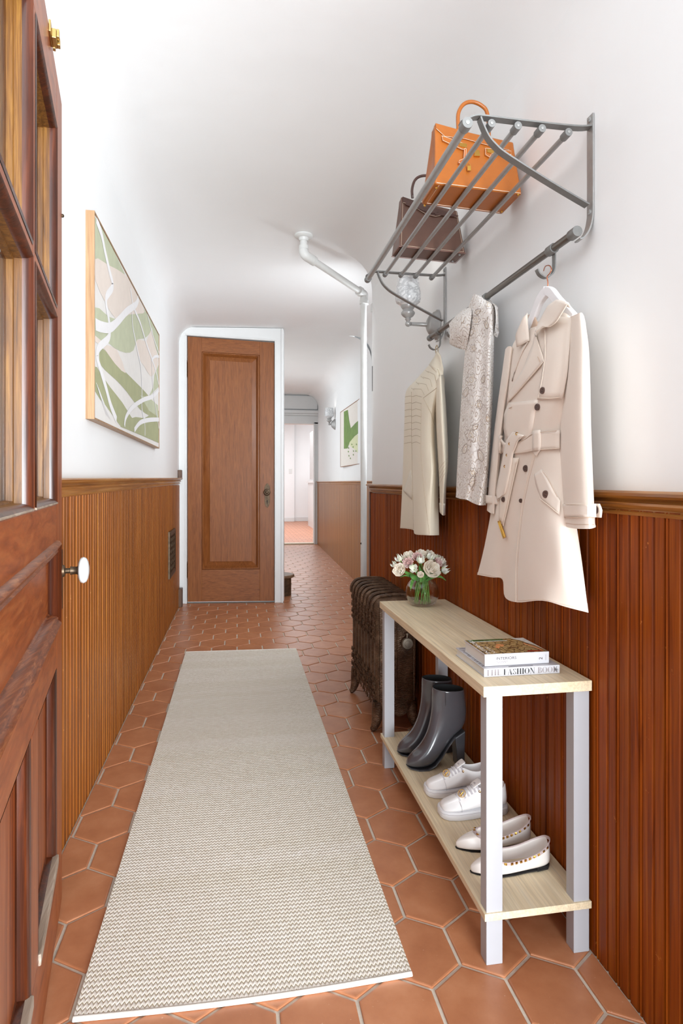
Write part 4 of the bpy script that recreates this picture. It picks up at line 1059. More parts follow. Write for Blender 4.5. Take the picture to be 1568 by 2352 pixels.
for k, yy in ((.72, -.030), (.88, -.026), (.97, -.016), (1.0, 0), (.97, .016), (.88, .026), (.72, .030)):
    rings.append([Vector((cx_ + (x - cx_) * (1 - (1 - k) * 1.2), yy, cz_ + (z - cz_) * (1 - (1 - k) * .6))) for x, z in ol])
mb.loft(rings); sec_me = make_mesh('section', mb, Vector(), 50); sec_me.materials.append(M['iron'])
mb = MB()
def curl(cx, cz, r, y, a0, n=10, turns=1.3, sg=1, x=None):
    pts = []
    for i in range(n + 1):
        t_ = i / n; rr = r * (1 - .75 * t_); a = a0 + sg * turns * 2 * PI * t_
        pts.append((cx + rr * math.cos(a), cz + rr * math.sin(a)))
    return pts
# scrolls on the hall side (-x) face and on the crown
for s_ in (-1, 1):
    for cz, r in ((.44, .017), (.405, .013), (.375, .010), (.35, .007), (.20, .010), (.17, .012), (.135, .013), (.105, .011)):
        pts = [Vector((RX0 - .6 + .004 + (.012 if cz > .47 else 0), s_ * .010 + a, b)) for a, b in curl(0, cz, r, 0, PI / 2 * s_, sg=s_)]
        mb.tube(pts, [.0026 * (1 - .5 * i / 10) for i in range(11)], 5)
for cxx, r in ((-.05, .014), (-.018, .012), (.014, .012), (.046, .013)):
    pts = [Vector((cxx + a, b * .9, .515 + .003)) for a, b in curl(0, 0, r, 0, 0, sg=1)]; mb.tube(pts, .0025, 5)
mb.tube(smoothpts([(-.088 + .0, 0, .46), (-.088, 0, .485), (-.078, 0, .503), (-.06, 0, .516), (-.02, 0, .521), (.03, 0, .521), (.07, 0, .512)], 4), [.006] + [.0075] * 23 + [.004], 6)
rel_me = make_mesh('scroll_relief', mb, Vector(), True); rel_me.materials.append(M['iron'])
mbe = MB()   # end face ornament (facing the camera)
for cz in (.43, .39, .355, .325, .23, .195, .16, .125):
    for s_ in (-1, 1):
        mbe.tube([Vector((s_ * .034 + a, -.0285, b)) for a, b in curl(0, cz, .016, 0, PI / 2, sg=s_)], [.003 * (1 - .5 * i / 10) for i in range(11)], 5)
for x in (-.07, 0, .07):
    mbe.tube([(x, -.027, .12), (x, -.0285, .3), (x, -.027, .48)], .004, 6)
end_me = make_mesh('end_relief', mbe, Vector(), True); end_me.materials.append(M['iron'])
for i in range(NS):
    y = RY0 + .03 + i * RPIT
    s_o = inst('section', sec_me, (.6, y, 0), radi)
    r_o = bpy.data.objects.new('scroll_relief', rel_me); COL.objects.link(r_o); r_o.parent = s_o; r_o['kind'] = 'stuff'
    if i == 0:
        r_o = bpy.data.objects.new('end_relief', end_me); COL.objects.link(r_o); r_o.parent = s_o; r_o['kind'] = 'stuff'
    if i in (0, NS - 1):
        for sx_ in (-1, 1):
            mb = MB(); xx = .6 + sx_ * .062
            mb.tube(smoothpts([(xx, y, .115), (xx + sx_ * .006, y, .07), (xx + sx_ * .012, y - .002, .035), (xx + sx_ * .022, y - .004, .014), (xx + sx_ * .033, y - .006, .0085)], 3), [.026, .025, .024, .0225, .021, .0195, .018, .016, .0145, .013, .0115, .010, .008], 10)
            obj('foot', mb, M['iron'], radi, smooth=60)
mb = MB(); mb.lathe([(.004, 0), (.011, .003), (.011, .010), (.0205, .013), (.022, .017), (.022, .026), (.020, .029), (.012, .0295), (.011, .031), (.002, .0315)], (.636, 2.262, .345), (0, -1, 0), 24); mb.lathe([(.004, 0), (.004, .012), (.007, .012), (.007, .017), (.003, .018)], (.636, 2.243, .366), (0, 0, 1), 10)
obj('air_valve', mb, plain('dull_nickel', C(132, 120, 106), .4, .7, var=.15), radi, smooth=40, label='round dull nickel air valve')
mb = MB(); mb.lathe([(.032, 0), (.032, .008), (.026, .010), (.026, .016), (.018, .017), (.018, .030), (.008, .032)], (.612, 2.266, .095), (0, -1, 0), 20); mb.lathe([(.013, .03), (.013, .045), (.003, .046)], (.612, 2.266, .095), (0, -1, 0), 6)
obj('bushing', mb, M['iron'], radi, smooth=40)
mb = MB(); mb.lathe([(.016, 0), (.016, .02), (.010, .023), (.003, .024)], (.598, 2.264, .43), (0, -1, 0), 12); obj('plug', mb, M['iron'], radi, smooth=40)

# ------------------------------------------------------------------ white pipe
pipe = empty('heating_pipe', (.69, 3.33, 0), 'white painted steam pipe rising behind the radiator and bending to the ceiling', 'pipe')
PB = onY(834.5, 1000, 3.33); px_ = PB.x
elb = onY(836, 676, 3.33); top = onZ(697, 540, 2.2); FL = Vector((top.x, top.y, 2.2))
knee = onY(703, 588, FL.y)
mb = MB(); mb.tube([(px_, 3.33, 0), (px_ + .001, 3.33, .9), (px_, 3.33, elb.z - .02)], .0175, 16); obj('riser', mb, M['pipe_paint'], pipe, smooth=60)
dv = (elb - knee).normalized()
mb = MB(); mb.tube([knee - dv * .0, elb], .0175, 16); obj('slanted_pipe', mb, M['pipe_paint'], pipe, smooth=60)
mb = MB(); mb.tube([FL + Vector((0, 0, -.01)), Vector((FL.x, FL.y, knee.z + .02))], .0185, 16); obj('drop', mb, M['pipe_paint'], pipe, smooth=60)
mb = MB(); mb.lathe([(.046, 0), (.046, -.006), (.040, -.012), (.026, -.016), (.022, -.03)], FL, (0, 0, 1), 24); obj('ceiling_flange', mb, M['pipe_paint'], pipe, smooth=40)
mb = MB(); P_ = smoothpts([Vector((FL.x, FL.y, knee.z + .045)), Vector((FL.x, FL.y, knee.z + .02)), knee, knee + dv * .03, knee + dv * .05], 4)
mb.tube(P_, [.0225] * 3 + [.024] * (len(P_) - 6) + [.0235] * 3, 16); mb.tube([Vector((FL.x, FL.y, knee.z + .05)), Vector((FL.x, FL.y, knee.z + .032))], .0245, 16); mb.tube([knee + dv * .045, knee + dv * .06], .0245, 16)
obj('elbow', mb, M['pipe_paint'], pipe, smooth=60)
mb = MB(); P_ = smoothpts([elb - dv * .045, elb - dv * .02, elb + Vector((0, 0, -.004)), elb + Vector((0, 0, -.03)), elb + Vector((0, 0, -.05))], 4)
mb.tube(P_, .0225, 16); mb.tube([elb - dv * .03, elb - dv * .048], .026, 16); mb.tube([elb + Vector((0, 0, -.035)), elb + Vector((0, 0, -.055))], .026, 16)
obj('elbow', mb, M['pipe_paint'], pipe, smooth=60)
mb = MB()
for z, a in ((.62, 2.6), (.29, 2.4), (.245, 2.5)):
    mb.sphere(Vector((px_ - .0158, 3.33 - .007, z)), .004, 6, 4, (1, 1, 1.6))
obj('paint_chips', mb, M['black'], pipe)
q1 = onY(849, 700, YC - .005)
mb = MB(); mb.hexa([(.716, YC - .012, 1.885), (.735, YC - .012, 1.885), (.735, YC + .01, 1.885), (.716, YC + .01, 1.885), (.714, YC - .012, 1.925), (.728, YC - .012, 1.94), (.728, YC + .01, 1.94), (.714, YC + .01, 1.925)])
mb2 = mb
o = obj('junction_box', mb, M['pipe_paint'], bevel=.002); tag(o, 'tiny white painted block on the wall corner behind the pipe', 'block')
mb = MB(); mb.box(.7205, .7225, YC - .012, YC - .004, 1.455, 1.59); o = obj('dark_strip', mb, M['black']); tag(o, 'thin dark strip on the wall corner beside the pipe', 'strip')  # plain black strip set on the wall corner

# ------------------------------------------------------------------ sconces
t = NT('marbled_white_glass'); v = t.coord((1, 1, 1), True)
t.base(t.ramp(t.noise(v, 22, 5, .6, 2.5), [(.35, C(222, 222, 222)), (.5, C(176, 176, 178)), (.62, C(226, 226, 226))])); t.set(.18, 0, .5, .4)
t.b.inputs['Emission Color'].default_value = (1, .97, .93, 1); t.b.inputs['Emission Strength'].default_value = .02
M['shade'] = t.m
M['sconce_metal'] = plain('satin_nickel_paint', C(164, 162, 160), .32, .3, var=.04)
def make_sconce(wx, y, z, reach, k, label, sgn=-1):
    """wall plate at (wx, y, z) facing -x; glass shade standing on the arm end"""
    s_ = empty('wall_sconce', (wx, y, z), label, 'sconce', 'wall sconces with glass shades')
    mb = MB(); mb.lathe([(.048 * k, 0), (.048 * k, .006 * k), (.043 * k, .010 * k), (.041 * k, .018 * k), (.034 * k, .024 * k), (.030 * k, .034 * k), (.020 * k, .042 * k), (.012 * k, .046 * k)], (wx, y, z), (sgn, 0, 0), 28, sq=(1.25, 1)); obj('backplate', mb, M['sconce_metal'], s_, smooth=40)
    ax = wx + sgn * reach
    mb = MB(); mb.lathe([(.012 * k, .04 * k), (.0085 * k, .045 * k), (.0075 * k, reach - .014 * k), (.0085 * k, reach - .012 * k)], (wx, y, z), (sgn, 0, 0), 14); mb.sphere((ax, y, z), .0115 * k, 14, 8); obj('arm', mb, M['sconce_metal'], s_, smooth=60)
    mb = MB(); mb.lathe([(.006, .008), (.012, .018), (.010, .022), (.021, .030), (.027, .038), (.027, .044), (.022, .050), (.020, .056), (.028, .066), (.028, .072), (.02, .073)], (0, 0, 0), (0, 0, 1), 24); mb.v = [Vector((ax, y, z)) + v_ * k for v_ in mb.v]; obj('cup', mb, M['sconce_metal'], s_, smooth=40)
    mb = MB(); pr = [(.024, .070), (.036, .075), (.047, .084), (.0505, .098), (.049, .125), (.045, .155), (.0425, .175)]
    mb.lathe(pr + [(r - .0025, zz) for r, zz in reversed(pr)], (0, 0, 0), (0, 0, 1), 32, (False, False)); mb.v = [Vector((ax, y, z)) + v_ * k for v_ in mb.v]; obj('glass_shade', mb, M['shade'], s_, smooth=60)
    l = bpy.data.lights.new('sconce_bulb', 'POINT'); l.energy = .2 if k < 1 else .15; l.shadow_soft_size = .03; l.color = (1, .95, .88)
    lo = bpy.data.objects.new('sconce_bulb', l); COL.objects.link(lo); lo.location = (ax, y, z + .15 * k + .05); lo.parent = s_; lo.location = (ax - wx, 0, .15 * k)
    return s_
make_sconce(PR, 2.14, 1.532, .112, .92, 'grey white wall sconce with marbled glass shade behind the coat rack')
make_sconce(far_x(7.45), 7.45, 1.69, .075, 1.15, 'small white wall sconce in the far hall beside the green painting')

# ------------------------------------------------------------------ floor register, stair step
reg = empty('wall_register', (XL, 4.3, .33), 'dark ornate cast register in the left wainscot near the closet', 'register')
fnr = lambda x, z, h: Vector((XL + h, x, z))
mb = MB(); mb.frame(fnr, 4.13, 4.49, .325, .635, [(0, .001), (0, .012), (.012, .016), (.03, .012), (.034, .006)], True); obj('frame', mb, M['bronze'], reg)
mb = MB()
for i in range(6):
    for j in range(6):
        mb.torus((XL + .012, 4.19 + i * .048, .385 + j * .038), .017, .004, (1, 0, 0), 10, 5)
obj('scroll_grille', mb, M['bronze'], reg, smooth=60)
step = empty('stair_step', (.2, 5.27, 0), 'worn dark bottom stair step with rounded end behind the closet', 'step')
def dshape(r, x_c, y_c, xl):
    return [(x_c + r * math.cos(a), y_c + r * math.sin(a)) for a in [-PI / 2 + i * PI / 14 for i in range(15)]] + [(xl, y_c + r), (xl, y_c - r)]
mb = MB(); mb.prism(dshape(.105, .352, 5.25, -.3), lambda a, b, t_: Vector((a, b, t_)), 0, .152)
obj('riser', mb, wood('worn_riser_wood', C(44, 34, 26), C(78, 60, 44), C(116, 92, 68), 'X', 30, 3, .5, .05), step, smooth=40)
mb = MB(); mb.prism(dshape(.132, .352, 5.25, -.3), lambda a, b, t_: Vector((a, b, t_)), .152, .178)
obj('tread', mb, wood('worn_tread_wood', C(96, 72, 52), C(132, 104, 80), C(168, 148, 126), 'X', 30, 3, .5, .05), step, bevel=.01)
mb = MB(); mb.prism(dshape(.10, .30, 5.25, -.3), lambda a, b, t_: Vector((a, b, t_)), .178, .181)
obj('tread_mat', mb, plain('grey_tread_cover', C(158, 164, 168), .7), step)
# ------------------------------------------------------------------ paintings
def canvas_thing(name, X, sgn, ya, yb, z0, z1, depth, label, frame_mat, canvas_mat, par_group=None):
    """framed canvas on a wall plane x = X facing sgn; fn(a, b, h): a 0..1 along (ya to yb), b 0..1 up"""
    o = empty(name, (X, (ya + yb) / 2, z0), label, 'painting', 'abstract paintings')
    x1 = X + sgn * depth
    mb = MB()
    fnp = lambda y, z, h: Vector((X + sgn * h, y, z))
    lo, hi = min(ya, yb), max(ya, yb)
    mb.frame(fnp, lo, hi, z0, z1, [(0, 0), (0, depth), (.005, depth), (.005, depth - .006)]); obj('frame', mb, frame_mat, o)
    mb = MB(); mb.frame(fnp, lo + .006, hi - .006, z0 + .006, z1 - .006, [(0, 0), (0, depth - .003)], True); obj('canvas', mb, canvas_mat, o)
    F = lambda a, b, h=0: Vector((x1 + sgn * (h - .003), ya + (yb - ya) * (.006 + a * .988), z0 + (z1 - z0) * (.009 + b * .982)))
    return o, F
M['frame_oak'] = wood('light_oak_frame', C(148, 112, 78), C(166, 130, 96), C(178, 144, 110), 'Z', 60, 3, .45, .05, rnd=False, bump=.1)
M['canvas'] = plain('warm_white_canvas', C(228, 224, 220), .8, var=.02, bump=.3, bscale=500)
M['sage'] = plain('sage_paint', C(190, 194, 166), .75, var=.06, nscale=18, bump=.3, bscale=300); M['olive'] = plain('olive_sage_paint', C(168, 170, 132), .75, var=.06, nscale=18, bump=.3)
M['blush'] = plain('blush_paint', C(226, 213, 203), .75, var=.03, nscale=18); M['stroke'] = plain('white_brush_stroke', C(236, 234, 235), .7, var=.02)
pt, F = canvas_thing('framed_painting', PL, 1, 1.962, 3.535, 1.149, 1.786, .026, 'abstract sage green and blush painting in an oak frame on the left wall', M['frame_oak'], M['canvas'])
# pixel on the picture (zoom frame) -> canvas coordinates
def pc(zu, zv):
    u, v_ = zu * 220 / 862 + 180, zv * 600 / 2352 + 460
    p = onX(u, v_, PL + .026); return ((p.y - 1.962) / (3.535 - 1.962), (p.z - 1.149) / .637)
def shape(name, pts, h, mat, n=4):
    P_ = [pc(*p) for p in pts]; P_ = [(min(1, max(0, a)), min(1, max(0, b))) for a, b in P_]
    sm = smoothpts([Vector((a, b, 0)) for a, b in P_], n, True) if n else [Vector((a, b, 0)) for a, b in P_]
    m = MB(); m.add([F(min(1, max(0, q.x)), min(1, max(0, q.y)), h) for q in sm], [tuple(range(len(sm)))])
    return obj(name, m, mat, pt, fixn=False)
NSTROKE = [0]
def stroke(pts, w, h=.0014, w2=None):
    NSTROKE[0] += 1; h += NSTROKE[0] * .00012; w *= 1.25
    w2 = w2 * 1.25 if w2 is not None else None
    P_ = smoothpts([Vector((*pc(*p), 0)) for p in pts], 6); m = MB(); g = []; n = len(P_)
    for i, p in enumerate(P_):
        tn = (P_[min(i + 1, n - 1)] - P_[max(i - 1, 0)]); tn = Vector((tn.x * 2.47, tn.y, 0)).normalized(); ww = w + ((w2 if w2 is not None else w) - w) * i / (n - 1)
        nr = Vector((-tn.y / 2.47, tn.x, 0)) * ww
        g.append([F(min(1, max(0, p.x + nr.x * s_)), min(1, max(0, p.y + nr.y * s_)), h) for s_ in (-1, 1)])
    m.grid(g); return obj('brush_stroke', m, M['stroke'], pt, fixn=False)
shape('sage_shape', [(150, 120), (152, 510), (200, 520), (250, 560), (330, 600), (420, 660), (420, 640), (310, 400), (200, 200)], .0004, M['sage'], 0)
shape('blush_shape', [(152, 510), (210, 525), (270, 565), (350, 605), (432, 665), (470, 720), (590, 960), (585, 1010), (460, 1020), (380, 1080), (300, 1010), (240, 900), (152, 700)], .0008, M['blush'], 2)
shape('sage_shape', [(152, 955), (240, 1010), (330, 1060), (460, 1005), (530, 1010), (590, 960), (660, 1080), (660, 1170), (600, 1240), (535, 1250), (500, 1350), (430, 1372), (330, 1330), (260, 1270), (152, 1220)], .0006, M['sage'], 2)
shape('blush_shape', [(152, 1215), (250, 1300), (350, 1345), (430, 1560), (330, 1470), (230, 1330), (152, 1270)], .0008, M['blush'], 2)
shape('blush_shape', [(525, 1270), (560, 1250), (620, 1260), (658, 1165), (690, 1280), (722, 1450), (700, 1530), (660, 1590), (600, 1500), (540, 1400)], .0008, M['blush'], 2)
shape('sage_shape', [(660, 1080), (650, 1040), (730, 1200), (730, 1400), (690, 1300)], .0005, M['sage'], 0)
shape('olive_shape', [(200, 1335), (240, 1350), (400, 1520), (560, 1680), (640, 1770), (700, 1870), (728, 2010), (650, 1950), (560, 1890), (440, 1730), (340, 1620), (240, 1530), (190, 1450)], .0007, M['olive'], 2)
shape('olive_shape', [(152, 1500), (200, 1560), (290, 1690), (400, 1830), (480, 1960), (520, 2010), (420, 2060), (380, 2040), (320, 1960), (250, 1860), (152, 1730)], .0006, M['olive'], 2)
shape('sage_shape', [(640, 1770), (728, 1680), (728, 1480), (690, 1570), (680, 1680)], .0005, M['sage'], 0)
shape('olive_shape', [(380, 2050), (420, 1990), (520, 1960), (600, 1970), (680, 1920), (728, 1900), (728, 2195), (600, 2140), (480, 2090)], .0009, M['olive'], 0)
shape('sage_shape', [(560, 1760), (640, 1780), (720, 1850), (728, 1960), (640, 1900)], .001, M['sage'], 0)
stroke([(160, 140), (210, 290), (240, 440), (280, 620), (310, 760), (250, 870), (270, 1040), (285, 1150), (270, 1240), (190, 1320), (165, 1400), (200, 1530), (250, 1700), (290, 1850), (345, 1990)], .018)
stroke([(152, 1110), (210, 1135), (290, 1140), (360, 1080), (440, 990), (520, 930), (545, 870)], .024, w2=.018)
stroke([(485, 1000), (492, 1130), (530, 1330), (565, 1500), (575, 1700), (575, 1880), (600, 2010), (603, 2130)], .009)
stroke([(470, 780), (500, 950), (560, 1100), (620, 1300), (690, 1500), (728, 1660)], .010)
stroke([(625, 1020), (670, 1200), (728, 1370)], .007)
stroke([(416, 2045), (430, 1960), (490, 1870), (590, 1800), (670, 1770), (728, 1710)], .014)
stroke([(505, 2080), (560, 2010), (640, 1985), (728, 1980)], .014)
stroke([(660, 1430), (675, 1700), (700, 1890), (728, 2060)], .008)
stroke([(660, 1440), (690, 1405), (728, 1405)], .009)
for k in range(4): stroke([(156 + k * 8, 1650 + k * 20), (200 + k * 10, 1790 + k * 18), (250 + k * 12, 1950 + k * 10)], .0022)

xa = far_x(6.3)
M['canvas2'] = plain('blush_white_canvas', C(232, 224, 216), .8, var=.02, bump=.3, bscale=400)
yn, yf_ = 5.60, 6.766
pt2, F2 = canvas_thing('framed_painting', far_x(6.766) - .012, -1, yf_, yn, 1.141, 1.762, .02, 'abstract painting with bold green strokes in a thin wood frame in the far hall', plain('thin_brown_frame', C(150, 100, 64), .5), M['canvas2'])
M['leaf_paint'] = plain('leaf_green_paint', C(108, 138, 62), .6, var=.18, nscale=14, bump=.5, bscale=40); M['pale_green'] = plain('pale_green_paint', C(218, 220, 178), .7, var=.06, nscale=20); M['navy'] = plain('navy_paint', C(36, 42, 60), .6)
def pc2(zu, zv):
    u, v_ = zu * 240 / 990 + 630, zv * 570 / 2352 + 850
    p = onX(u, v_, far_x(6.5) - .03); return ((yf_ - p.y) / (yf_ - yn), (p.z - 1.141) / .621)
def shape2(name, pts, h, mat, n=2):
    P_ = [pc2(*p) for p in pts]; sm = smoothpts([Vector((a, b, 0)) for a, b in P_], n, True) if n else [Vector((a, b, 0)) for a, b in P_]
    m = MB(); m.add([F2(min(.995, max(.005, q.x)), min(.995, max(.005, q.y)), h) for q in sm], [tuple(range(len(sm)))]); return obj(name, m, mat, pt2, fixn=False)
shape2('pale_green_shape', [(690, 700), (740, 640), (810, 600), (860, 640), (860, 830), (810, 820), (760, 760)], .0004, M['pale_green'])
shape2('green_shape', [(650, 390), (688, 372), (700, 470), (716, 550), (718, 640), (700, 700), (685, 745), (650, 748)], .0006, M['leaf_paint'], 0)
shape2('green_shape', [(716, 550), (760, 500), (812, 455), (870, 420), (870, 500), (800, 590), (750, 630), (700, 690), (690, 640)], .0007, M['leaf_paint'], 0)
shape2('navy_shape', [(790, 595), (812, 520), (840, 500), (850, 560), (815, 590)], .0009, M['navy'], 0)
for (a, b) in ((695, 740), (693, 775), (698, 815), (712, 840), (738, 730), (742, 770), (740, 805), (770, 705), (765, 770), (726, 705)):
    shape2('paint_dab', [(a - 6, b), (a, b - 10), (a + 6, b + 2), (a + 1, b + 11)], .0008, M['leaf_paint'], 0)

# ------------------------------------------------------------------ coat rack
rack = empty('coat_rack', (PR, 1.6, 1.48), 'grey metal luggage rack with five bars and a hook rail on the right wall', 'coat rack')
YN_, YF_r = 1.156, 2.055
def bracket(y):
    w = .0105
    S = (0, 1, 0)
    # wall upright with curled foot
    pts = smoothpts([(.7195, y, 1.712), (.7195, y, 1.64), (.7195, y, 1.53), (.7185, y, 1.50), (.712, y, 1.474), (.700, y, 1.456), (.690, y, 1.452)], 4)
    nr = []
    for i in range(len(pts)):
        tn = (pts[min(i + 1, len(pts) - 1)] - pts[max(i - 1, 0)]).normalized(); nr.append(tn.cross(Vector((0, 1, 0))))
    mb = MB(); mb.ribbon(pts, S, w, .0016, nr); up = obj('upright', mb, M['steel'], rack, smooth=30)
    # shelf arm with curled end round the front bar
    pts = smoothpts([(.7185, y, 1.6875), (.68, y, 1.683), (.56, y, 1.683), (.49, y, 1.684), (.468, y, 1.683), (.452, y, 1.676), (.4365, y, 1.668)], 4)
    nr = []
    for i in range(len(pts)):
        tn = (pts[min(i + 1, len(pts) - 1)] - pts[max(i - 1, 0)]).normalized(); nr.append(tn.cross(Vector((0, 1, 0))))
    mb = MB(); mb.ribbon(pts, S, w * .85, .0016, nr); obj('shelf_arm', mb, M['steel_dark'], rack, smooth=30)
    # curved brace
    pts = smoothpts([(.477, y, 1.681), (.484, y, 1.664), (.494, y, 1.645), (.508, y, 1.630), (.53, y, 1.614), (.60, y, 1.578), (.66, y, 1.549), (.712, y, 1.525)], 4)
    nr = []
    for i in range(len(pts)):
        tn = (pts[min(i + 1, len(pts) - 1)] - pts[max(i - 1, 0)]).normalized(); nr.append(tn.cross(Vector((0, 1, 0))))
    mb = MB(); mb.ribbon(pts, S, w * .85, .0016, nr); obj('brace', mb, M['steel_dark'], rack, smooth=30)
    for z in (1.703, 1.512):
        mb = MB(); mb.lathe([(.0055, 0), (.0055, .002), (.003, .0035), (.001, .0036)], (.718, y, z), (-1, 0, 0), 12); mb.box(.7138, .7146, y - .004, y + .004, z - .0006, z + .0006); obj('screw', mb, M['steel'], rack, smooth=40)
bracket(YN_); bracket(YF_r)
bars = [(.447, 1.6625, .0088, 2.082), (.499, 1.6685, .0058, 2.04), (.555, 1.6695, .0058, 2.04), (.607, 1.669, .0058, 2.04), (.665, 1.667, .0058, 2.04)]
for i, (x, z, r, ye) in enumerate(bars):
    y0 = YN_ - (.014 if i == 0 else .010)
    mb = MB(); mb.tube([(x, y0, z), (x, ye, z)], r, 16); bo = obj('shelf_bar', mb, M['steel'], rack, smooth=40)
    for ya in (y0 - .001, ye - .022):
        mb = MB(); mb.lathe([(r + .0022, 0), (r + .0024, .001), (r + .0024, .022), (r, .023)], (x, ya, z), (0, 1, 0), 16); obj('collar', mb, M['steel_dark'], bo, smooth=40)
    mb = MB(); mb.lathe([(r * .55, 0), (r * .5, -.0012), (r * .2, -.0016)], (x, y0 - .001, z), (0, 1, 0), 10); obj('end_screw', mb, M['steel'], bo, smooth=40)
HX, HZ = .683, 1.466
mb = MB(); mb.tube([(HX, YN_ - .012, HZ), (HX, 2.115, HZ + .010)], .0085, 16); hr = obj('hook_rail', mb, plain('dark_brown_steel_rail', C(120, 114, 108), .32, .7), rack, smooth=40)
for ya in (YN_ - .013, 2.09, 1.60, 1.235, 2.0):
    zz = HZ + .010 * (ya - YN_) / .96
    mb = MB(); mb.lathe([(.0108, 0), (.0112, .001), (.0112, .024), (.0108, .025)], (HX, ya, zz), (0, 1, 0), 16); obj('collar', mb, M['steel_dark'], hr, smooth=40)
def hook(y, zr):
    pts = smoothpts([(HX + .004, y, zr + .004), (HX + .005, y, zr - .02), (HX + .004, y, zr - .045), (HX - .004, y, zr - .058), (HX - .017, y, zr - .063), (HX - .030, y, zr - .057), (HX - .036, y, zr - .046)], 4); nr = []
    for i in range(len(pts)):
        tn = (pts[min(i + 1, len(pts) - 1)] - pts[max(i - 1, 0)]).normalized(); nr.append(tn.cross(Vector((0, 1, 0))))
    mb = MB(); mb.ribbon(pts, (0, 1, 0), .0065, .0014, nr); obj('hook', mb, M['steel_dark'], rack, smooth=30)
hook(1.246, HZ + .001); hook(1.612, HZ + .004); hook(2.012, HZ + .009); hook(1.83, HZ + .007)

# ------------------------------------------------------------------ handbags
def leather(name, c, r=.42):
    return plain(name, c, r, var=.05, nscale=40, bump=.25, bscale=420, bdist=.0006, coat=.1)
M['tan'] = leather('tan_leather', C(166, 92, 28)); M['tan_dark'] = leather('tan_leather_edge', C(176, 92, 36))
M['brown'] = leather('dark_brown_leather', C(104, 74, 62)); M['brown_d'] = leather('dark_brown_leather_trim', C(82, 54, 46))
M['stitch'] = plain('pale_stitch', C(236, 214, 190), .7)
def bag_body(corners_b, corners_t, n=8):
    """4 bottom + 4 top corners (front-left, front-right, back-right, back-left)"""
    m = MB(); rings = []
    for i in range(n + 1):
        t_ = i / n
        r = []
        c4 = [Vector(b).lerp(Vector(t), t_) for b, t in zip(corners_b, corners_t)]
        for k in range(4):
            a, b = c4[k], c4[(k + 1) % 4]
            pinch = .12 * math.sin(PI * min(1, t_ * 1.0)) if k in (1, 3) else 0
            ce = (c4[0] + c4[1] + c4[2] + c4[3]) / 4
            for j in range(6):
                p = a.lerp(b, j / 6)
                if pinch: p = p.lerp(ce, pinch * math.sin(PI * j / 6) * t_)
                r.append(p)
        rings.append(r)
    m.loft(rings); return m
ZB = 1.6755
def Bq(u, v, y): return onY(u, v, y)
# tan bag nearer the viewer
tb = empty('handbag', (.59, 1.49, ZB), 'tan orange leather handbag with gold lock on the rack nearer the viewer', 'handbag', 'handbags on the rack')
fl_, fr_ = Vector((.470, 1.412, ZB)), Vector((.702, 1.428, ZB)); bl_, br_ = Vector((.470, 1.525, ZB)), Vector((.702, 1.545, ZB))
yt0, yt1 = 1.452, 1.470
tl = onY(997, 285, yt0); tr_ = onY(1179, 326, yt1); tl2, tr2 = tl + Vector((.003, .030, 0)), tr_ + Vector((.003, .030, .0))
body_c = ([fl_, fr_, br_, bl_], [tl, tr_, tr2, tl2])
mb = bag_body(*body_c); o = obj('body', mb, M['tan'], tb, bevel=.007, smooth=30)
def face(a, b, off=.0015):   # front face coordinates: a across, b up
    p = (fl_.lerp(fr_, a)).lerp(tl.lerp(tr_, a), b); nrm = (fr_ - fl_).cross(tl - fl_).normalized()
    if nrm.y > 0: nrm = -nrm
    return p + nrm * off
def facepoly(name, poly, mat, par, off=.0015, th_=.0022):
    m = MB(); n = len(poly); m.add([face(a, b, off + th_) for a, b in poly] + [face(a, b, -.001) for a, b in poly], [tuple(range(n))] + [(i, (i + 1) % n, n + (i + 1) % n, n + i) for i in range(n)])
    return obj(name, m, mat, par)
def facestitch(pts, par, off=.0042, closed=False, r=.0005):
    P_ = [face(a, b, off) for a, b in pts]
    if closed: P_.append(P_[0])
    m = MB(); m.tube(P_, r, 4); return obj('stitching', m, M['stitch'], par)
def zf(zu, zv, A=None):   # photo (rack zoom) -> face coordinates
    u, v_ = zu * 560 / 1568 + 820, zv * 560 / 1568 + 220
    d_ = ray(u, v_); n_ = (fr_ - fl_).cross(tl - fl_); p = O3 + d_ * ((fl_ - O3).dot(n_) / d_.dot(n_))
    b = (p.z - ZB) / (tl.z - ZB); ax0 = fl_.x + (tl.x - fl_.x) * b; ax1 = fr_.x + (tr_.x - fr_.x) * b
    return ((p.x - ax0) / (ax1 - ax0), b)
flap = [(0, 1.0), (1, 1.0), (1, .87), (.86, .86), (.8, .78), (.2, .78), (.14, .86), (0, .87)]
flap = [zf(*p) for p in ((500, 183), (990, 285), (975, 325), (830, 300), (690, 268), (560, 262), (505, 215))]
fo = facepoly('flap', flap, M['tan'], tb); facestitch([(a, b - .01) for a, b in flap[2:]], fo)
for nm, poly in (('strap', ((540, 265), (690, 310), (695, 350), (665, 345), (545, 295))), ('strap', ((820, 330), (985, 338), (985, 362), (860, 365), (845, 390), (820, 375)))):
    q = [zf(*p) for p in poly]; so = facepoly(nm, q, M['tan'], tb, .003); facestitch(q, so, .0056, True)
    g0 = zf(675, 320) if poly[0][0] < 600 else zf(852, 350)
    facepoly('gold_tab', [(g0[0] - .045, g0[1] - .035), (g0[0] + .045, g0[1] - .035), (g0[0] + .045, g0[1] + .035), (g0[0] - .045, g0[1] + .035)], M['gold'], so, .0052, .0015)
q = [zf(*p) for p in ((752, 345), (780, 345), (786, 385), (748, 385))]; facepoly('lock_plate', q, M['gold'], tb, .003, .002)
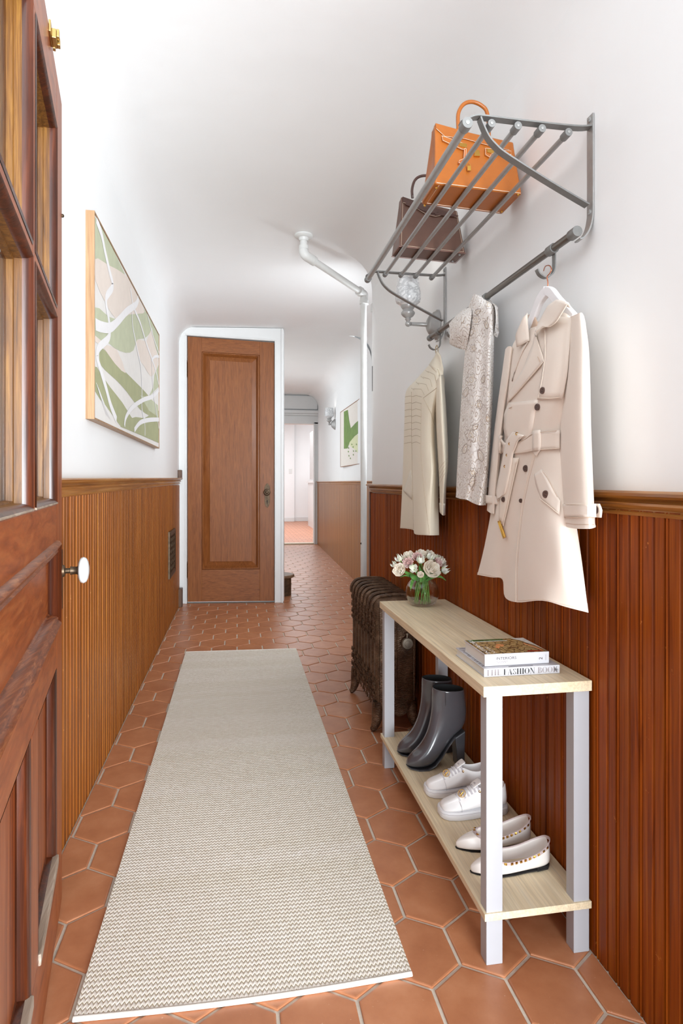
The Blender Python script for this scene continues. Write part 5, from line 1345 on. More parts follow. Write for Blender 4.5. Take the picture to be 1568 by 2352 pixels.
# clochette and padlock
q = [zf(*p) for p in ((682, 345), (694, 345), (690, 420), (670, 450), (645, 440), (650, 425), (678, 412))]; facepoly('key_fob', q, M['tan_dark'], tb, .004, .003); facestitch(q, tb, .0075, True)
mb = MB(); pc_ = face(*zf(712, 475), .006); mb.box(pc_.x - .0045, pc_.x + .0045, pc_.y - .003, pc_.y + .002, pc_.z - .006, pc_.z + .006); mb.torus(pc_ + Vector((-.001, 0, .008)), .0045, .001, (0, 1, 0), 12, 5); obj('padlock', mb, M['gold'], tb, bevel=.001)
for k, yo in ((0, 0.004), (1, .024)):
    a, b = onY(1052, 298, yt0 + yo), onY(1123, 300, yt0 + yo); c_ = onY(1084, 234, yt0 + yo)
    pts = smoothpts([a - Vector((.001, 0, .02)), a, onY(1052, 262, yt0 + yo), onY(1064, 240, yt0 + yo), c_, onY(1106, 243, yt0 + yo), onY(1119, 262, yt0 + yo), b - Vector((0, 0, .02))], 5)
    mb = MB(); mb.tube(pts, .0048, 10); obj('handle', mb, M['tan'] if k == 0 else M['tan_dark'], tb, smooth=60)
mb = MB(); mb.tube([fl_ + Vector((.004, -.0006, .0022)), fr_ + Vector((-.004, -.0006, .0022))], .0007, 4); obj('stitching', mb, M['stitch'], tb)
mb = MB(); mb.tube([fl_ + Vector((.012, .006, -.0006)), bl_ + Vector((.012, -.012, -.0006)), br_ + Vector((-.012, -.012, -.0006))], .0007, 4); obj('stitching', mb, M['stitch'], tb)
for x in (.48, .692):
    for y in (1.43, 1.525):
        mb = MB(); mb.sphere((x, y, ZB - .001), .0035, 8, 6); obj('stud_foot', mb, M['gold'], tb)
# brown bag farther back
bb = empty('handbag', (.59, 1.84, ZB), 'dark brown leather handbag with pale stitching farther back on the rack', 'handbag', 'handbags on the rack')
fl_, fr_ = Vector((.486, 1.803, ZB)), Vector((.706, 1.822, ZB)); bl_, br_ = Vector((.484, 1.888, ZB)), Vector((.706, 1.908, ZB))
yt0, yt1 = 1.828, 1.845
tl = onY(921, 452, yt0); tr_ = onY(1050, 484, yt1); tl2, tr2 = tl + Vector((.002, .032, 0)), tr_ + Vector((.002, .032, 0))
mb = bag_body([fl_, fr_, br_, bl_], [tl, tr_, tr2, tl2]); obj('body', mb, M['brown'], bb, bevel=.003, smooth=30)
q = [zf(*p) for p in ((290, 652), (650, 738), (640, 752), (560, 742), (500, 762), (440, 752), (340, 700), (292, 690))]; fo = facepoly('flap', q, M['brown_d'], bb); facestitch([(a, b) for a, b in q[1:]], fo)
q = [zf(*p) for p in ((310, 690), (480, 715), (520, 730), (480, 745), (310, 705))]; facepoly('strap', q, M['brown_d'], bb, .003)
q = [zf(*p) for p in ((490, 735), (640, 740), (640, 750), (500, 752))]; facepoly('strap', q, M['brown_d'], bb, .003)
for pts in ([(.03, .02), (.97, .02)], [(.03, .02), (.03, .97)], [(.97, .02), (.97, .97)]): facestitch(pts, bb, .0012)
ctr = [v_ + Vector((0, 0, -.0004)) for v_ in (fl_, fr_, br_, bl_)]
mb = MB(); mb.tube(ctr + [ctr[0]], .0011, 5); obj('edge_piping', mb, plain('mauve_piping', C(150, 112, 102), .5), bb)
for f_, k in ((fl_, 1), (bl_, -1)):
    for x, sx_ in ((f_.x + .014, 1), (f_.x + .205, -1)):
        mb = MB(); mb.sphere((x, f_.y + k * .014 + (.018 if sx_ < 0 else 0), ZB - .001), .004, 8, 6); obj('stud_foot', mb, M['steel'], bb)
pts = smoothpts([onY(947, 455, 1.842), onY(946, 435, 1.842), onY(952, 415, 1.842), onY(965, 405, 1.842), onY(985, 405, 1.842), onY(1003, 420, 1.842), onY(1010, 470, 1.842)], 5)
mb = MB(); mb.tube(pts, .0042, 10); obj('handle', mb, M['brown_d'], bb, smooth=60)
mb = MB(); mb.torus(onY(947, 452, 1.841), .004, .001, (1, 0, 0), 10, 5); obj('ring', mb, M['steel'], bb)
# ------------------------------------------------------------------ clothes
def shell(name, grid, X0, back, mat, parent, sub=2, thick=None):
    """grid rows of (u, v, d): photo position and how far the cloth stands out from plane x = X0; closed by a flatter back"""
    f = [[onX(u, v, X0 - d) for u, v, d in r] for r in grid]; nr, nc = len(f), len(f[0])
    bk = []
    for r in range(nr):     # the flatter back is drawn in behind the front
        L_, R_ = f[r][0], f[r][-1]; rb = onX(grid[r][-1][0] - 2, grid[r][-1][1], X0 + back)
        yl, yr = L_.y - .008, max(rb.y, R_.y + .004)
        if yl < yr + .006: m_ = (yl + yr) / 2; yl, yr = m_ + .003, m_ - .003
        bk.append([Vector((X0 + back, yl + (yr - yl) * c_ / (nc - 1), f[r][c_].z)) for c_ in range(nc)])
    def dense(g):
        g = [smoothpts(r, 5) for r in g]
        cols = [smoothpts([g[i][j] for i in range(len(g))], 4) for j in range(len(g[0]))]
        return [[cols[j][i] for j in range(len(cols))] for i in range(len(cols[0]))]
    f, bk = dense(f), dense(bk); nr, nc = len(f), len(f[0])
    m = MB(); m.grid(f); n = nr * nc; m.grid(bk)
    rim = [c_ for c_ in range(nc)] + [r * nc + nc - 1 for r in range(1, nr)] + [(nr - 1) * nc + c_ for c_ in range(nc - 2, -1, -1)] + [r * nc for r in range(nr - 2, 0, -1)]
    m.f += [(rim[i], rim[(i + 1) % len(rim)], rim[(i + 1) % len(rim)] + n, rim[i] + n) for i in range(len(rim))]
    o = obj(name, m, mat, parent, smooth=45); PLANE[o.name] = X0; return o
PLANE = {}
class Surf:
    def __init__(s, o, extra=.022): s.t = bvh_of(o); s.x = PLANE[o.name] - extra
def drape_pt(bv, u, v, off):
    d_ = ray(u, v).normalized(); h = bv.t.ray_cast(O3, d_)
    if h[0] is None or h[0].x > bv.x + .035: return onX(u, v, bv.x) - d_ * off
    return h[0] - d_ * off
def resample(pts, n):
    P_ = [Vector((*p, 0)) for p in pts]; L_ = [0]
    for i in range(1, len(P_)): L_.append(L_[-1] + (P_[i] - P_[i - 1]).length)
    out_ = []
    for k in range(n):
        s_ = L_[-1] * k / (n - 1); i = 1
        while i < len(L_) - 1 and L_[i] < s_: i += 1
        t_ = (s_ - L_[i - 1]) / max(1e-6, L_[i] - L_[i - 1]); q = P_[i - 1].lerp(P_[i], t_); out_.append((q.x, q.y))
    return out_
def patch(name, bv, A, B, mat, parent, off=.003, n=10, m_=6, solid=.0022, bulge=0, xs=None):
    """cloth strip between two photo polylines, laid on the garment"""
    a, b = resample(A, n), resample(B, n); g = []
    for i in range(n):
        row = []
        for j in range(m_):
            t_ = j / (m_ - 1); u, v = a[i][0] + (b[i][0] - a[i][0]) * t_, a[i][1] + (b[i][1] - a[i][1]) * t_
            row.append(onX(u, v, xs[0] + (xs[1] - xs[0]) * t_ - bulge * math.sin(PI * t_)) if xs else drape_pt(bv, u, v, off + bulge * math.sin(PI * t_)))
        g.append(row)
    # relax depth so the strip stays smooth, keeping its place in view
    X_ = [[p.x for p in r] for r in g]
    for _ in range(5):
        Y_ = [r[:] for r in X_]
        for i in range(n):
            for j in range(m_):
                nb = [X_[i][j]] * 2 + [X_[ii][jj] for ii, jj in ((i - 1, j), (i + 1, j), (i, j - 1), (i, j + 1)) if 0 <= ii < n and 0 <= jj < m_]
                Y_[i][j] = sum(nb) / len(nb)
        X_ = Y_
    for i in range(n):
        for j in range(m_):
            x = min(X_[i][j], g[i][j].x + .0015); d_ = g[i][j] - O3; g[i][j] = O3 + d_ * (x / d_.x)
    m = MB(); m.grid(g); return obj(name, m, mat, parent, smooth=60, solid=solid, fixn=False)
def seam(bv, pts, mat, parent, r=.0006, off=.0008, n=18, name='seam'):
    P_ = [drape_pt(bv, u, v, off) for u, v in resample(pts, n)]
    m = MB(); m.tube(P_, r, 5); return obj(name, m, mat, parent, smooth=60)
def button(bv, u, v, r, mat, parent, off=.004):
    p = drape_pt(bv, u, v, off); ax = Vector((-1, -.35, .0)).normalized()
    mb = MB(); mb.lathe([(r * .9, -.002), (r, 0), (r, .0016), (r * .82, .0022), (r * .78, .0014), (.0003, .0014)], p, ax, 18); bt = obj('button', mb, mat, parent, smooth=40)
    mb = MB()
    q = Vector((0, 0, 1)).rotation_difference(ax)
    for a, b in ((-.3, .18), (.3, .18), (-.3, -.18), (.3, -.18)):
        mb.sphere(p + q @ Vector((a * r, b * r, .0014)), r * .12, 6, 4)
    obj('button_holes', mb, M['ink_black'], bt); return bt
def cloth(name, c, var=.025, rough=.75, sheen=.25):
    return plain(name, c, rough, var=var, nscale=6, bump=.15, bscale=500, sheen=sheen, spec=.25)
M['trench'] = cloth('peach_cream_cotton', C(240, 226, 213)); M['trench_edge'] = cloth('peach_cream_edge', C(238, 222, 206)); M['trench_seam'] = cloth('peach_seam', C(206, 178, 156))
M['button'] = plain('brown_horn_button', C(88, 66, 58), .35, var=.25, nscale=200)
XT = .668
# hanger
hg = empty('coat_hanger', (.66, 1.19, 1.36), 'white wooden hanger with copper hook inside the trench coat', 'hanger')
M['copper'] = plain('copper_wire', C(196, 122, 92), .25, .9)
XH = .655
pts = smoothpts([onX(1248, 622, .672), onX(1252, 612, .664), onX(1261, 610, .660), onX(1266, 618, .657), onX(1262, 628, XH), onX(1256, 636, XH), onX(1258, 650, XH), onX(1256, 666, XH)], 4)
mb = MB(); mb.tube(pts, .0012, 8); obj('hook', mb, M['copper'], hg, smooth=60)
mb = MB()
def hang(pts, w):
    P_ = smoothpts([onX(u, v, XH) for u, v in pts], 5); rings = []
    for i, p in enumerate(P_):
        tn = (P_[min(i + 1, len(P_) - 1)] - P_[max(i - 1, 0)]).normalized(); nr = tn.cross(Vector((1, 0, 0))).normalized(); ww = w[0] + (w[1] - w[0]) * i / (len(P_) - 1)
        rings.append([p + nr * ww + Vector((-.006, 0, 0)), p - nr * ww + Vector((-.006, 0, 0)), p - nr * ww + Vector((.006, 0, 0)), p + nr * ww + Vector((.006, 0, 0))])
    mb.loft(rings)
hang([(1256, 668), (1240, 690), (1225, 728), (1208, 765), (1195, 790)], (.012, .010)); hang([(1254, 668), (1266, 672), (1280, 690), (1300, 712), (1318, 732)], (.010, .010))
obj('shoulder_bar', mb, plain('white_lacquer_hanger', C(240, 238, 240), .3, var=.01), hg, bevel=.002)

coat = empty('trench_coat', (XT, 1.25, .69), 'cream belted trench coat hanging on the nearest hook of the rack', 'coat')
# body: columns run from the far (left) edge to the near (right) edge
body = [
 [(1206, 752, .004), (1214, 748, .010), (1224, 745, .012), (1240, 735, .012), (1258, 722, .014), (1274, 712, .014), (1290, 706, .012), (1303, 704, .006)],
 [(1178, 790, .006), (1192, 788, .022), (1208, 786, .028), (1228, 782, .030), (1250, 770, .034), (1280, 756, .034), (1306, 744, .028), (1326, 738, .008)],
 [(1163, 850, .006), (1180, 850, .030), (1198, 850, .038), (1222, 850, .042), (1248, 846, .046), (1280, 838, .046), (1306, 832, .036), (1326, 828, .010)],
 [(1156, 925, .006), (1170, 926, .030), (1190, 928, .040), (1216, 928, .048), (1244, 925, .050), (1272, 920, .046), (1296, 915, .034), (1318, 910, .010)],
 [(1152, 1005, .006), (1164, 1008, .026), (1182, 1012, .036), (1206, 1014, .040), (1232, 1012, .042), (1258, 1006, .040), (1284, 1002, .030), (1304, 998, .010)],
 [(1146, 1060, .006), (1160, 1062, .026), (1180, 1064, .034), (1204, 1064, .036), (1232, 1062, .042), (1260, 1058, .044), (1288, 1054, .034), (1310, 1050, .010)],
 [(1130, 1160, .006), (1146, 1162, .030), (1166, 1166, .034), (1192, 1170, .032), (1222, 1170, .050), (1256, 1168, .058), (1290, 1166, .046), (1318, 1164, .012)],
 [(1112, 1255, .008), (1134, 1260, .032), (1156, 1270, .030), (1178, 1290, .030), (1206, 1290, .056), (1248, 1290, .062), (1296, 1288, .056), (1336, 1290, .016)],
 [(1098, 1312, .010), (1128, 1318, .034), (1153, 1324, .026), (1160, 1362, .026), (1190, 1374, .052), (1245, 1370, .066), (1300, 1384, .050), (1349, 1396, .022)],
 [(1095, 1320, .010), (1127, 1326, .034), (1154, 1331, .026), (1160, 1371, .026), (1188, 1383, .052), (1245, 1379, .066), (1300, 1393, .050), (1351, 1405, .022)]]
cb = shell('body', body, XT, .022, M['trench'], coat, 3)
bv = Surf(cb, .03)
# sleeves
sl = [[(1309, 728, .010), (1322, 722, .030), (1335, 718, .030), (1341, 726, .010)], [(1304, 790, .018), (1320, 788, .036), (1342, 786, .036), (1351, 790, .014)], [(1296, 870, .020), (1318, 870, .042), (1344, 868, .040), (1355, 868, .014)],
      [(1287, 980, .020), (1312, 980, .043), (1344, 978, .042), (1357, 976, .014)], [(1284, 1090, .020), (1310, 1092, .043), (1348, 1090, .042), (1361, 1086, .014)], [(1286, 1196, .020), (1314, 1204, .040), (1352, 1204, .040), (1366, 1200, .014)], [(1286, 1203, .020), (1314, 1209, .040), (1352, 1211, .040), (1368, 1208, .014)]]
s1 = shell('sleeve', sl, XT - .012, .020, M['trench'], coat, 2)
sl2 = [[(1160, 802, .004), (1166, 796, .016), (1174, 796, .016), (1180, 806, .004)], [(1152, 860, .004), (1160, 860, .022), (1168, 860, .022), (1174, 862, .004)], [(1142, 930, .004), (1150, 930, .024), (1158, 930, .024), (1164, 932, .004)], [(1132, 1010, .004), (1139, 1012, .024), (1148, 1012, .024), (1154, 1014, .004)],
       [(1123, 1100, .004), (1131, 1102, .024), (1139, 1102, .024), (1146, 1104, .004)], [(1118, 1166, .004), (1126, 1172, .024), (1134, 1174, .024), (1141, 1172, .004)], [(1118, 1171, .004), (1126, 1176, .024), (1134, 1178, .024), (1141, 1177, .004)]]
s2 = shell('sleeve', sl2, XT - .004, .016, M['trench'], coat, 2)
bs1, bs2 = Surf(s1), Surf(s2)
# cuffs
patch('cuff_strap', bs1, [(1282, 1158), (1283, 1188)], [(1368, 1157), (1368, 1188)], M['trench'], coat, .004, 5, 10)
patch('cuff_tab', bs1, [(1366, 1157), (1366, 1188)], [(1376, 1157), (1382, 1170), (1380, 1189)], M['trench_edge'], coat, .004, 5, 4)
seam(bs1, [(1283, 1187), (1320, 1189), (1366, 1189)], M['trench_seam'], coat, .0007, .0055); seam(bs1, [(1283, 1159), (1320, 1158), (1366, 1158)], M['trench_edge'], coat, .0006, .0055); seam(bs1, [(1288, 1200), (1320, 1204), (1364, 1205)], M['trench_seam'], coat, .0005)
button(bs1, 1368, 1171, .0075, M['button'], coat, .007)
patch('cuff_strap', bs2, [(1115, 1137), (1116, 1156)], [(1143, 1140), (1142, 1159)], M['trench'], coat, .003, 5, 5)
# storm flap, collar, lapels
patch('storm_flap', bv, [(1256, 724), (1250, 800), (1244, 860), (1234, 918)], [(1312, 730), (1307, 800), (1302, 860), (1291, 916)], M['trench'], coat, .005, 12, 8, bulge=.004)
seam(bv, [(1235, 914), (1262, 915), (1290, 912)], M['trench_edge'], coat, .0007, .0095)
seam(bv, [(1251, 760), (1252, 820), (1245, 870), (1235, 914)], M['trench_edge'], coat, .0009, .0085)
patch('lapel', bv, [(1231, 752), (1224, 790), (1200, 850), (1176, 890), (1164, 920)], [(1228, 766), (1250, 830), (1215, 870), (1185, 905), (1166, 924)], M['trench'], coat, .009, 14, 6, bulge=.003)
seam(bv, [(1229, 768), (1249, 829), (1215, 868), (1186, 902), (1168, 922)], M['trench_edge'], coat, .0008, .0125)
seam(bv, [(1234, 819), (1239, 830)], M['trench_seam'], coat, .0008, .0135, 5)
patch('lapel', bv, [(1212, 785), (1196, 815), (1184, 850), (1175, 872)], [(1199, 800), (1190, 830), (1180, 856), (1176, 876)], M['trench'], coat, .005, 8, 5)
patch('collar_stand', bv, [(1212, 724), (1213, 755), (1217, 786)], [(1225, 718), (1234, 742), (1233, 772)], M['trench_seam'], coat, n=8, m_=5, xs=(.655, .652))
patch('collar', bv, [(1278, 688), (1258, 703), (1242, 732), (1229, 762)], [(1304, 695), (1288, 722), (1276, 741), (1262, 751), (1248, 750), (1231, 763)], M['trench'], coat, n=16, m_=7, solid=.003, bulge=.008, xs=(.640, .622))
patch('collar', bv, [(1278, 688), (1290, 690), (1304, 695)], [(1286, 697), (1300, 703), (1312, 708)], M['trench'], coat, n=6, m_=4, xs=(.642, .648))
patch('collar', bv, [(1211, 719), (1211, 744), (1215, 782)], [(1202, 729), (1184, 770), (1187, 797)], M['trench'], coat, n=10, m_=6, solid=.003, bulge=.006, xs=(.640, .634))
for pts_, xx in (([(1303, 697), (1287, 723), (1275, 742), (1262, 751), (1248, 750), (1232, 762)], .6195), ([(1202, 730), (1185, 770), (1188, 796), (1214, 782)], .632)):
    mb = MB(); mb.tube([onX(u_, v_, xx) for u_, v_ in resample(pts_, 14)], .0009, 5); obj('seam', mb, M['trench_edge'], coat, smooth=60)
# epaulette seam, front overlap edge
seam(bv, [(1320, 728), (1313, 745), (1309, 790)], M['trench_seam'], coat, .0012, .006)
patch('front_overlap', bv, [(1168, 925), (1158, 950), (1156, 985), (1164, 1010)], [(1236, 918), (1228, 945), (1222, 985), (1218, 1010)], M['trench'], coat, .003, 10, 8, bulge=.004)
seam(bv, [(1166, 924), (1155, 955), (1155, 985), (1164, 1010)], M['trench_edge'], coat, .0008, .006)
seam(bv, [(1226, 1042), (1212, 1095), (1198, 1160), (1190, 1230), (1184, 1300), (1184, 1382)], M['trench_edge'], coat, .0011, .0015, 24)
seam(bv, [(1230, 1042), (1216, 1095), (1202, 1160), (1194, 1230), (1188, 1300), (1188, 1381)], M['trench_seam'], coat, .0005, .0010, 24)
seam(bv, [(1096, 1316), (1130, 1323), (1154, 1327)], M['trench_edge'], coat, .0007, .001); seam(bv, [(1190, 1379), (1245, 1375), (1300, 1389), (1350, 1401)], M['trench_edge'], coat, .0007, .001)
# pocket flap
patch('pocket_flap', bv, [(1227, 1090), (1230, 1110), (1241, 1147), (1262, 1163), (1284, 1182)], [(1243, 1078), (1254, 1092), (1268, 1120), (1278, 1138), (1286, 1150)], M['trench'], coat, .004, 12, 6, bulge=.002)
seam(bv, [(1227, 1088), (1229, 1108), (1241, 1147), (1262, 1163), (1283, 1181)], M['trench_edge'], coat, .0008, .007); seam(bv, [(1243, 1079), (1256, 1096), (1270, 1124), (1284, 1150)], M['trench_seam'], coat, .0006, .007)
# belt with loops and hanging ends
patch('belt', bv, [(1146, 1000), (1158, 1018), (1180, 1020), (1205, 1008), (1222, 995), (1250, 991), (1284, 988)], [(1144, 1034), (1160, 1044), (1182, 1042), (1205, 1040), (1222, 1036), (1250, 1033), (1284, 1031)], M['trench'], coat, .008, 18, 6, .003)
seam(bv, [(1180, 1040), (1205, 1038), (1222, 1034), (1250, 1032), (1283, 1030)], M['trench_edge'], coat, .0008, .0115); seam(bv, [(1180, 1021), (1205, 1009), (1222, 996), (1250, 992), (1283, 989)], M['trench_seam'], coat, .0006, .0115)
patch('belt_loop', bv, [(1223, 989), (1223, 1012), (1223, 1036)], [(1240, 987), (1241, 1012), (1240, 1034)], M['trench'], coat, .012, 6, 4)
patch('belt_loop', bv, [(1224, 1036), (1229, 1047)], [(1240, 1034), (1231, 1048)], M['trench'], coat, .006, 4, 4)
patch('belt_loop', bv, [(1149, 1000), (1144, 1020), (1146, 1040)], [(1154, 1001), (1149, 1020), (1151, 1042)], M['trench_edge'], coat, .012, 6, 3)
be = patch('belt_end', bv, [(1178, 992), (1166, 1006), (1157, 1040), (1148, 1085), (1139, 1132), (1143, 1152)], [(1203, 1000), (1190, 1010), (1178, 1040), (1171, 1085), (1160, 1134), (1144, 1146)], M['trench'], coat, .020, 18, 6, .003, bulge=.003)
for (u, v) in ((1186, 996), (1170, 1019), (1164, 1045), (1159, 1071)):
    p = drape_pt(bv, u, v, .0255); mb = MB(); mb.torus(p, .0028, .0010, (-1, -.5, .1), 12, 5); obj('eyelet', mb, M['gold'], be, smooth=60)
seam(bv, [(1181, 994), (1168, 1008), (1159, 1040), (1150, 1085), (1141, 1130)], M['trench_edge'], coat, .0006, .0235); seam(bv, [(1200, 1002), (1188, 1012), (1176, 1042), (1169, 1085), (1158, 1132)], M['trench_edge'], coat, .0006, .0235)
patch('belt_end', bv, [(1160, 1050), (1158, 1100), (1147, 1160), (1146, 1195)], [(1190, 1052), (1176, 1110), (1163, 1170), (1154, 1205)], M['trench_edge'], coat, .012, 14, 5, .0025)
seam(bv, [(1190, 1052), (1177, 1110), (1164, 1170), (1155, 1208)], M['trench_edge'], coat, .0011, .0145)
pb = [drape_pt(bv, u, v, .016) for u, v in ((1144, 1198), (1148, 1197), (1160, 1234), (1156, 1236))]
mb = MB(); mb.tube(pb + [pb[0]], .0022, 8); mb.tube([(pb[0] + pb[1]) / 2, (pb[2] + pb[3]) / 2], .0018, 6); obj('buckle', mb, M['gold'], coat, smooth=60, label='gold belt buckle')
for (u, v, r) in ((1246, 897, .0072), (1234, 935, .0072), (1161, 922, .0062), (1207, 1076, .0075), (1253, 1135, .0078), (1156, 1147, .0066), (1196, 1150, .005)):
    button(bv, u, v, r, M['button'], coat, .010 if (u, v) == (1246, 897) else (.007 if (u, v) == (1253, 1135) else (.017 if (u, v) == (1156, 1147) else .0045)))
seam(bv, [(1163, 940), (1175, 935)], M['trench_seam'], coat, .0007, .009, 5)

# ------------------------------------------------------------------ cream jacket on the far hook
M['jacket'] = cloth('stone_cream_leather', C(232, 222, 202), .02, .5, .1); M['jacket_line'] = cloth('stone_seam', C(182, 162, 132)); M['jacket_in'] = cloth('stone_inner', C(228, 218, 200))
jk = empty('quilted_jacket', (.67, 1.9, .8), 'stone cream jacket with ribbed shoulder hanging on the farthest hook', 'jacket')
XJ = .668
jb0 = [[(992, 830, .004), (998, 818, .014), (1003, 812, .016), (1008, 818, .012), (1012, 830, .004)],
       [(955, 872, .006), (972, 866, .030), (990, 862, .036), (1006, 858, .030), (1018, 856, .006)],
       [(932, 900, .006), (950, 898, .034), (974, 898, .048), (1000, 896, .044), (1020, 890, .006)],
       [(929, 950, .006), (945, 952, .024), (966, 952, .050), (990, 950, .046), (1004, 946, .010)],
       [(927, 1010, .006), (943, 1012, .022), (964, 1012, .052), (988, 1012, .046), (1003, 1010, .008)],
       [(925, 1080, .006), (943, 1082, .020), (962, 1084, .054), (990, 1084, .048), (1006, 1080, .008)],
       [(922, 1150, .006), (943, 1152, .018), (956, 1156, .054), (984, 1158, .050), (1007, 1156, .008)],
       [(919, 1206, .006), (946, 1210, .016), (953, 1218, .054), (982, 1222, .052), (1008, 1222, .010)],
       [(918, 1213, .006), (948, 1216, .016), (953, 1227, .054), (982, 1229, .052), (1008, 1228, .010)]]
jb = shell('body', jb0, XJ, .018, M['jacket'], jk, 3); jv = Surf(jb)
js = [[(992, 892, .006), (1002, 874, .034), (1012, 862, .034), (1018, 860, .006)], [(998, 940, .012), (1006, 936, .044), (1016, 930, .042), (1023, 920, .006)], [(1002, 1000, .012), (1010, 1000, .044), (1020, 1000, .040), (1027, 990, .006)], [(1006, 1070, .010), (1013, 1072, .036), (1022, 1070, .034), (1029, 1060, .006)], [(1009, 1130, .010), (1014, 1132, .030), (1019, 1132, .030), (1024, 1120, .006)], [(1009, 1176, .010), (1014, 1182, .028), (1017, 1184, .028), (1021, 1184, .006)]]
s3 = shell('sleeve', js, XJ - .006, .012, M['jacket'], jk, 2); jsv = Surf(s3)
for k in range(8):
    v0 = 912 + k * 15.2
    seam(jv, [(930 - k * .3, v0), (944, v0 - 3), (945, v0), (955, v0 - 4), (968 - k * .5, v0)], M['jacket_line'], jk, .0009, .0006, 14, 'rib_line')
for (a, b) in (((990, 842), (1010, 868)), ((982, 853), (1002, 880)), ((971, 866), (992, 888)), ((960, 880), (984, 897)), ((949, 893), (974, 907))):
    seam(jv, [a, ((a[0] + b[0]) / 2 + 6, (a[1] + b[1]) / 2 - 6), b], M['jacket_line'], jk, .0008, .0006, 10, 'rib_line')
for (a, b) in (((977, 851), (984, 856)), ((966, 864), (973, 870)), ((955, 877), (962, 883)), ((944, 891), (951, 896))): seam(jv, [a, b], M['jacket_line'], jk, .0007, .0006, 5, 'rib_line')
seam(jv, [(972, 914), (1000, 893), (1017, 874)], M['jacket_line'], jk, .0009, .001); seam(jv, [(972, 914), (990, 950), (996, 975)], M['jacket_line'], jk, .0007, .001)
seam(jv, [(967, 925), (966, 1040), (975, 1140), (986, 1228)], M['jacket_line'], jk, .0004, .0006, 20)
seam(jv, [(945, 900), (945, 1000), (947, 1100), (950, 1215)], M['jacket_line'], jk, .0011, .0004, 20)
seam(jv, [(954, 1225), (982, 1227), (1007, 1226)], M['jacket_in'], jk, .0008, .001); seam(jv, [(919, 1211), (947, 1213)], M['jacket_in'], jk, .0008, .001)
patch('facing', jv, [(943, 1080), (933, 1108), (926, 1128)], [(947, 1100), (947, 1140), (946, 1148)], M['jacket_in'], jk, .006, 8, 5)
for k in range(4): seam(jsv, [(1008 + k, 1078 + k * 10), (1016, 1066 + k * 10), (1027 - k, 1052 + k * 10)], M['jacket_line'], jk, .0005, .0006, 8, 'crease')
patch('cuff', jsv, [(1009, 1155), (1010, 1176)], [(1022, 1157), (1019, 1184)], M['jacket_in'], jk, .003, 5, 4)
# collar gathered on the hook
mb = MB(); pts = smoothpts([onX(1001, 812, .655), onX(1000, 800, .655), onX(1003, 793, .655), onX(1005, 800, .655), onX(1006, 814, .655)], 4); mb.tube(pts, .0016, 6); obj('hanging_loop', mb, M['jacket_line'], jk, smooth=60)
patch('collar', jv, [(1004, 806), (997, 820), (985, 838)], [(1011, 816), (1018, 850), (1016, 872)], M['jacket'], jk, .005, 8, 5)

# ------------------------------------------------------------------ paisley dress
t = NT('paisley_print'); tc_ = t.coord((1, 1, 1))
nz = t.n('ShaderNodeTexNoise', Scale=26.0); t.l(tc_, nz.inputs['Vector'])
wp = t.n('ShaderNodeVectorMath', _operation='MULTIPLY_ADD'); t.l(nz.outputs['Color'], wp.inputs[0]); wp.inputs[1].default_value = (.022, .022, .022); t.l(tc_, wp.inputs[2])
vo = t.n('ShaderNodeTexVoronoi', _feature='F1', Scale=27.0); t.l(wp.outputs[0], vo.inputs['Vector'])
ringv = t.math('FRACT', t.math('MULTIPLY', vo.outputs['Distance'], 5.2))
l1 = t.ramp(t.math('ABSOLUTE', t.math('SUBTRACT', ringv, .5)), [(.0, 1.0), (.05, 1.0), (.12, 0.0)])
vo2 = t.n('ShaderNodeTexVoronoi', _feature='DISTANCE_TO_EDGE', Scale=70.0); t.l(wp.outputs[0], vo2.inputs['Vector'])
l2 = t.ramp(vo2.outputs['Distance'], [(.03, 1.0), (.09, 0.0)])
vo3 = t.n('ShaderNodeTexVoronoi', _feature='F1', Scale=120.0); t.l(wp.outputs[0], vo3.inputs['Vector'])
l3 = t.ramp(vo3.outputs['Distance'], [(.2, 1.0), (.3, 0.0)])
msk = t.ramp(t.noise(tc_, 30, 2), [(.45, 0.0), (.6, 1.0)])
col = t.mix(t.math('MULTIPLY', l1, .8), C(248, 245, 242), C(160, 138, 120))
col = t.mix(t.math('MULTIPLY', t.math('MULTIPLY', l2, msk), .45), col, C(168, 146, 132))
col = t.mix(t.math('MULTIPLY', t.math('MULTIPLY', l3, t.math('SUBTRACT', 1, msk)), .45), col, C(214, 186, 136))
t.base(col); t.set(.8, 0, .15); M['paisley'] = t.m
M['paisley_line'] = cloth('paisley_brown_line', C(140, 116, 100)); M['paisley_gold'] = cloth('paisley_tan_line', C(206, 184, 150))
dr = empty('paisley_dress', (.67, 1.55, .9), 'cream paisley blouse with brown swirls hanging between jacket and trench coat', 'blouse')
XD = .666
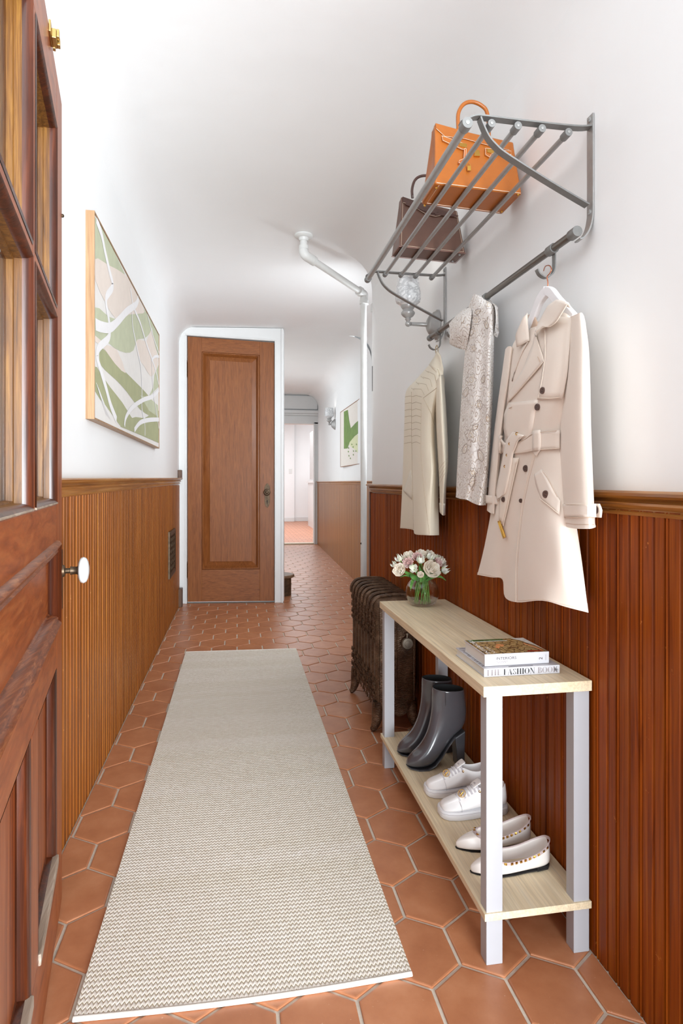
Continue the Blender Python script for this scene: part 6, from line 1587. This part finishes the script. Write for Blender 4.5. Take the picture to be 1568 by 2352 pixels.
d0 = [[(1084, 684, .004), (1087, 677, .014), (1092, 676, .020), (1106, 684, .022), (1120, 692, .018), (1132, 698, .004)],
      [(1076, 704, .006), (1082, 702, .024), (1092, 702, .034), (1108, 704, .036), (1126, 704, .030), (1138, 702, .006)],
      [(1072, 740, .006), (1080, 742, .028), (1092, 742, .036), (1110, 742, .034), (1128, 740, .034), (1138, 738, .006)],
      [(1069, 790, .006), (1078, 792, .028), (1092, 792, .038), (1110, 792, .034), (1124, 790, .036), (1134, 788, .006)],
      [(1064, 850, .006), (1074, 852, .028), (1090, 852, .040), (1108, 852, .034), (1122, 850, .038), (1133, 848, .006)],
      [(1058, 930, .006), (1070, 932, .028), (1086, 932, .040), (1104, 932, .032), (1120, 930, .038), (1131, 928, .006)],
      [(1053, 1010, .006), (1066, 1012, .028), (1084, 1012, .040), (1102, 1012, .030), (1117, 1010, .038), (1127, 1008, .006)],
      [(1049, 1080, .006), (1062, 1082, .026), (1080, 1082, .040), (1098, 1084, .026), (1112, 1082, .036), (1122, 1080, .006)],
      [(1047, 1135, .006), (1058, 1138, .024), (1070, 1140, .036), (1082, 1146, .024), (1100, 1152, .036), (1117, 1152, .006)],
      [(1046, 1142, .006), (1058, 1146, .024), (1072, 1148, .036), (1084, 1154, .024), (1100, 1160, .036), (1116, 1160, .006)]]
db = shell('body', d0, XD, .016, M['paisley'], dr, 3); dv_ = Surf(db)
ds = [[(1078, 706, .010), (1083, 716, .030), (1078, 760, .030), (1069, 806, .010)], [(1062, 712, .012), (1066, 724, .036), (1062, 764, .034), (1058, 800, .010)], [(1044, 728, .010), (1046, 740, .034), (1045, 772, .032), (1044, 795, .010)], [(1030, 744, .006), (1032, 752, .020), (1032, 776, .020), (1031, 789, .006)]]
shell('sleeve', ds, XD - .004, .014, M['paisley'], dr, 2)
ds2 = [[(1128, 696, .010), (1136, 704, .026), (1138, 736, .026), (1134, 770, .008)], [(1134, 700, .008), (1139, 708, .020), (1141, 734, .020), (1137, 760, .006)]]
shell('sleeve', ds2, XD - .006, .012, M['paisley'], dr, 2)
# larger paisley motifs
def motif(cu, cv, k, rot):
    base = [(0, -12), (5, -6), (7, 3), (4, 11), (-2, 13), (-7, 8), (-7, 0), (-4, -7)]
    for q, mat in ((1, M['paisley_line']), (.62, M['paisley_gold'])):
        P_ = [(cu + k * q * (x * math.cos(rot) - y * math.sin(rot)) * .8, cv + k * q * (x * math.sin(rot) + y * math.cos(rot)) + (2 if q < 1 else 0)) for x, y in base]
        seam(dv_, P_ + [P_[0]], mat, dr, .0007 if q == 1 else .0005, .0004, 22, 'printed_motif')
for cu, cv, k, rot in ((1083, 760, 1.0, .5), (1117, 745, .8, -.3), (1070, 900, 1.05, .4), (1068, 1030, 1.0, .4), (1103, 1045, 1.2, -.5), (1110, 870, .8, .3), (1092, 980, .8, .9), (1098, 715, .8, 1.0), (1085, 1105, 1.1, .2), (1120, 960, .8, -.2)): motif(cu, cv, k, rot)
def flower(cu, cv, R):
    P_ = []
    for i in range(41):
        a = 2 * PI * i / 40; r = R * (1 + .22 * math.cos(6 * a)); P_.append((cu + r * .85 * math.cos(a), cv + r * math.sin(a)))
    seam(dv_, P_, M['paisley_line'], dr, .0005, .0004, 50, 'printed_flower')
    P_ = [(cu + R * .4 * math.cos(2 * PI * i / 16), cv + R * .5 * math.sin(2 * PI * i / 16)) for i in range(17)]; seam(dv_, P_, M['paisley_gold'], dr, .0006, .0004, 18, 'printed_flower')
for cu, cv, R in ((1092, 735, 11), (1082, 872, 13), (1080, 1000, 12), (1086, 1085, 10), (1122, 700, 9), (1100, 930, 9), (1086, 800, 8)): flower(cu, cv, R)
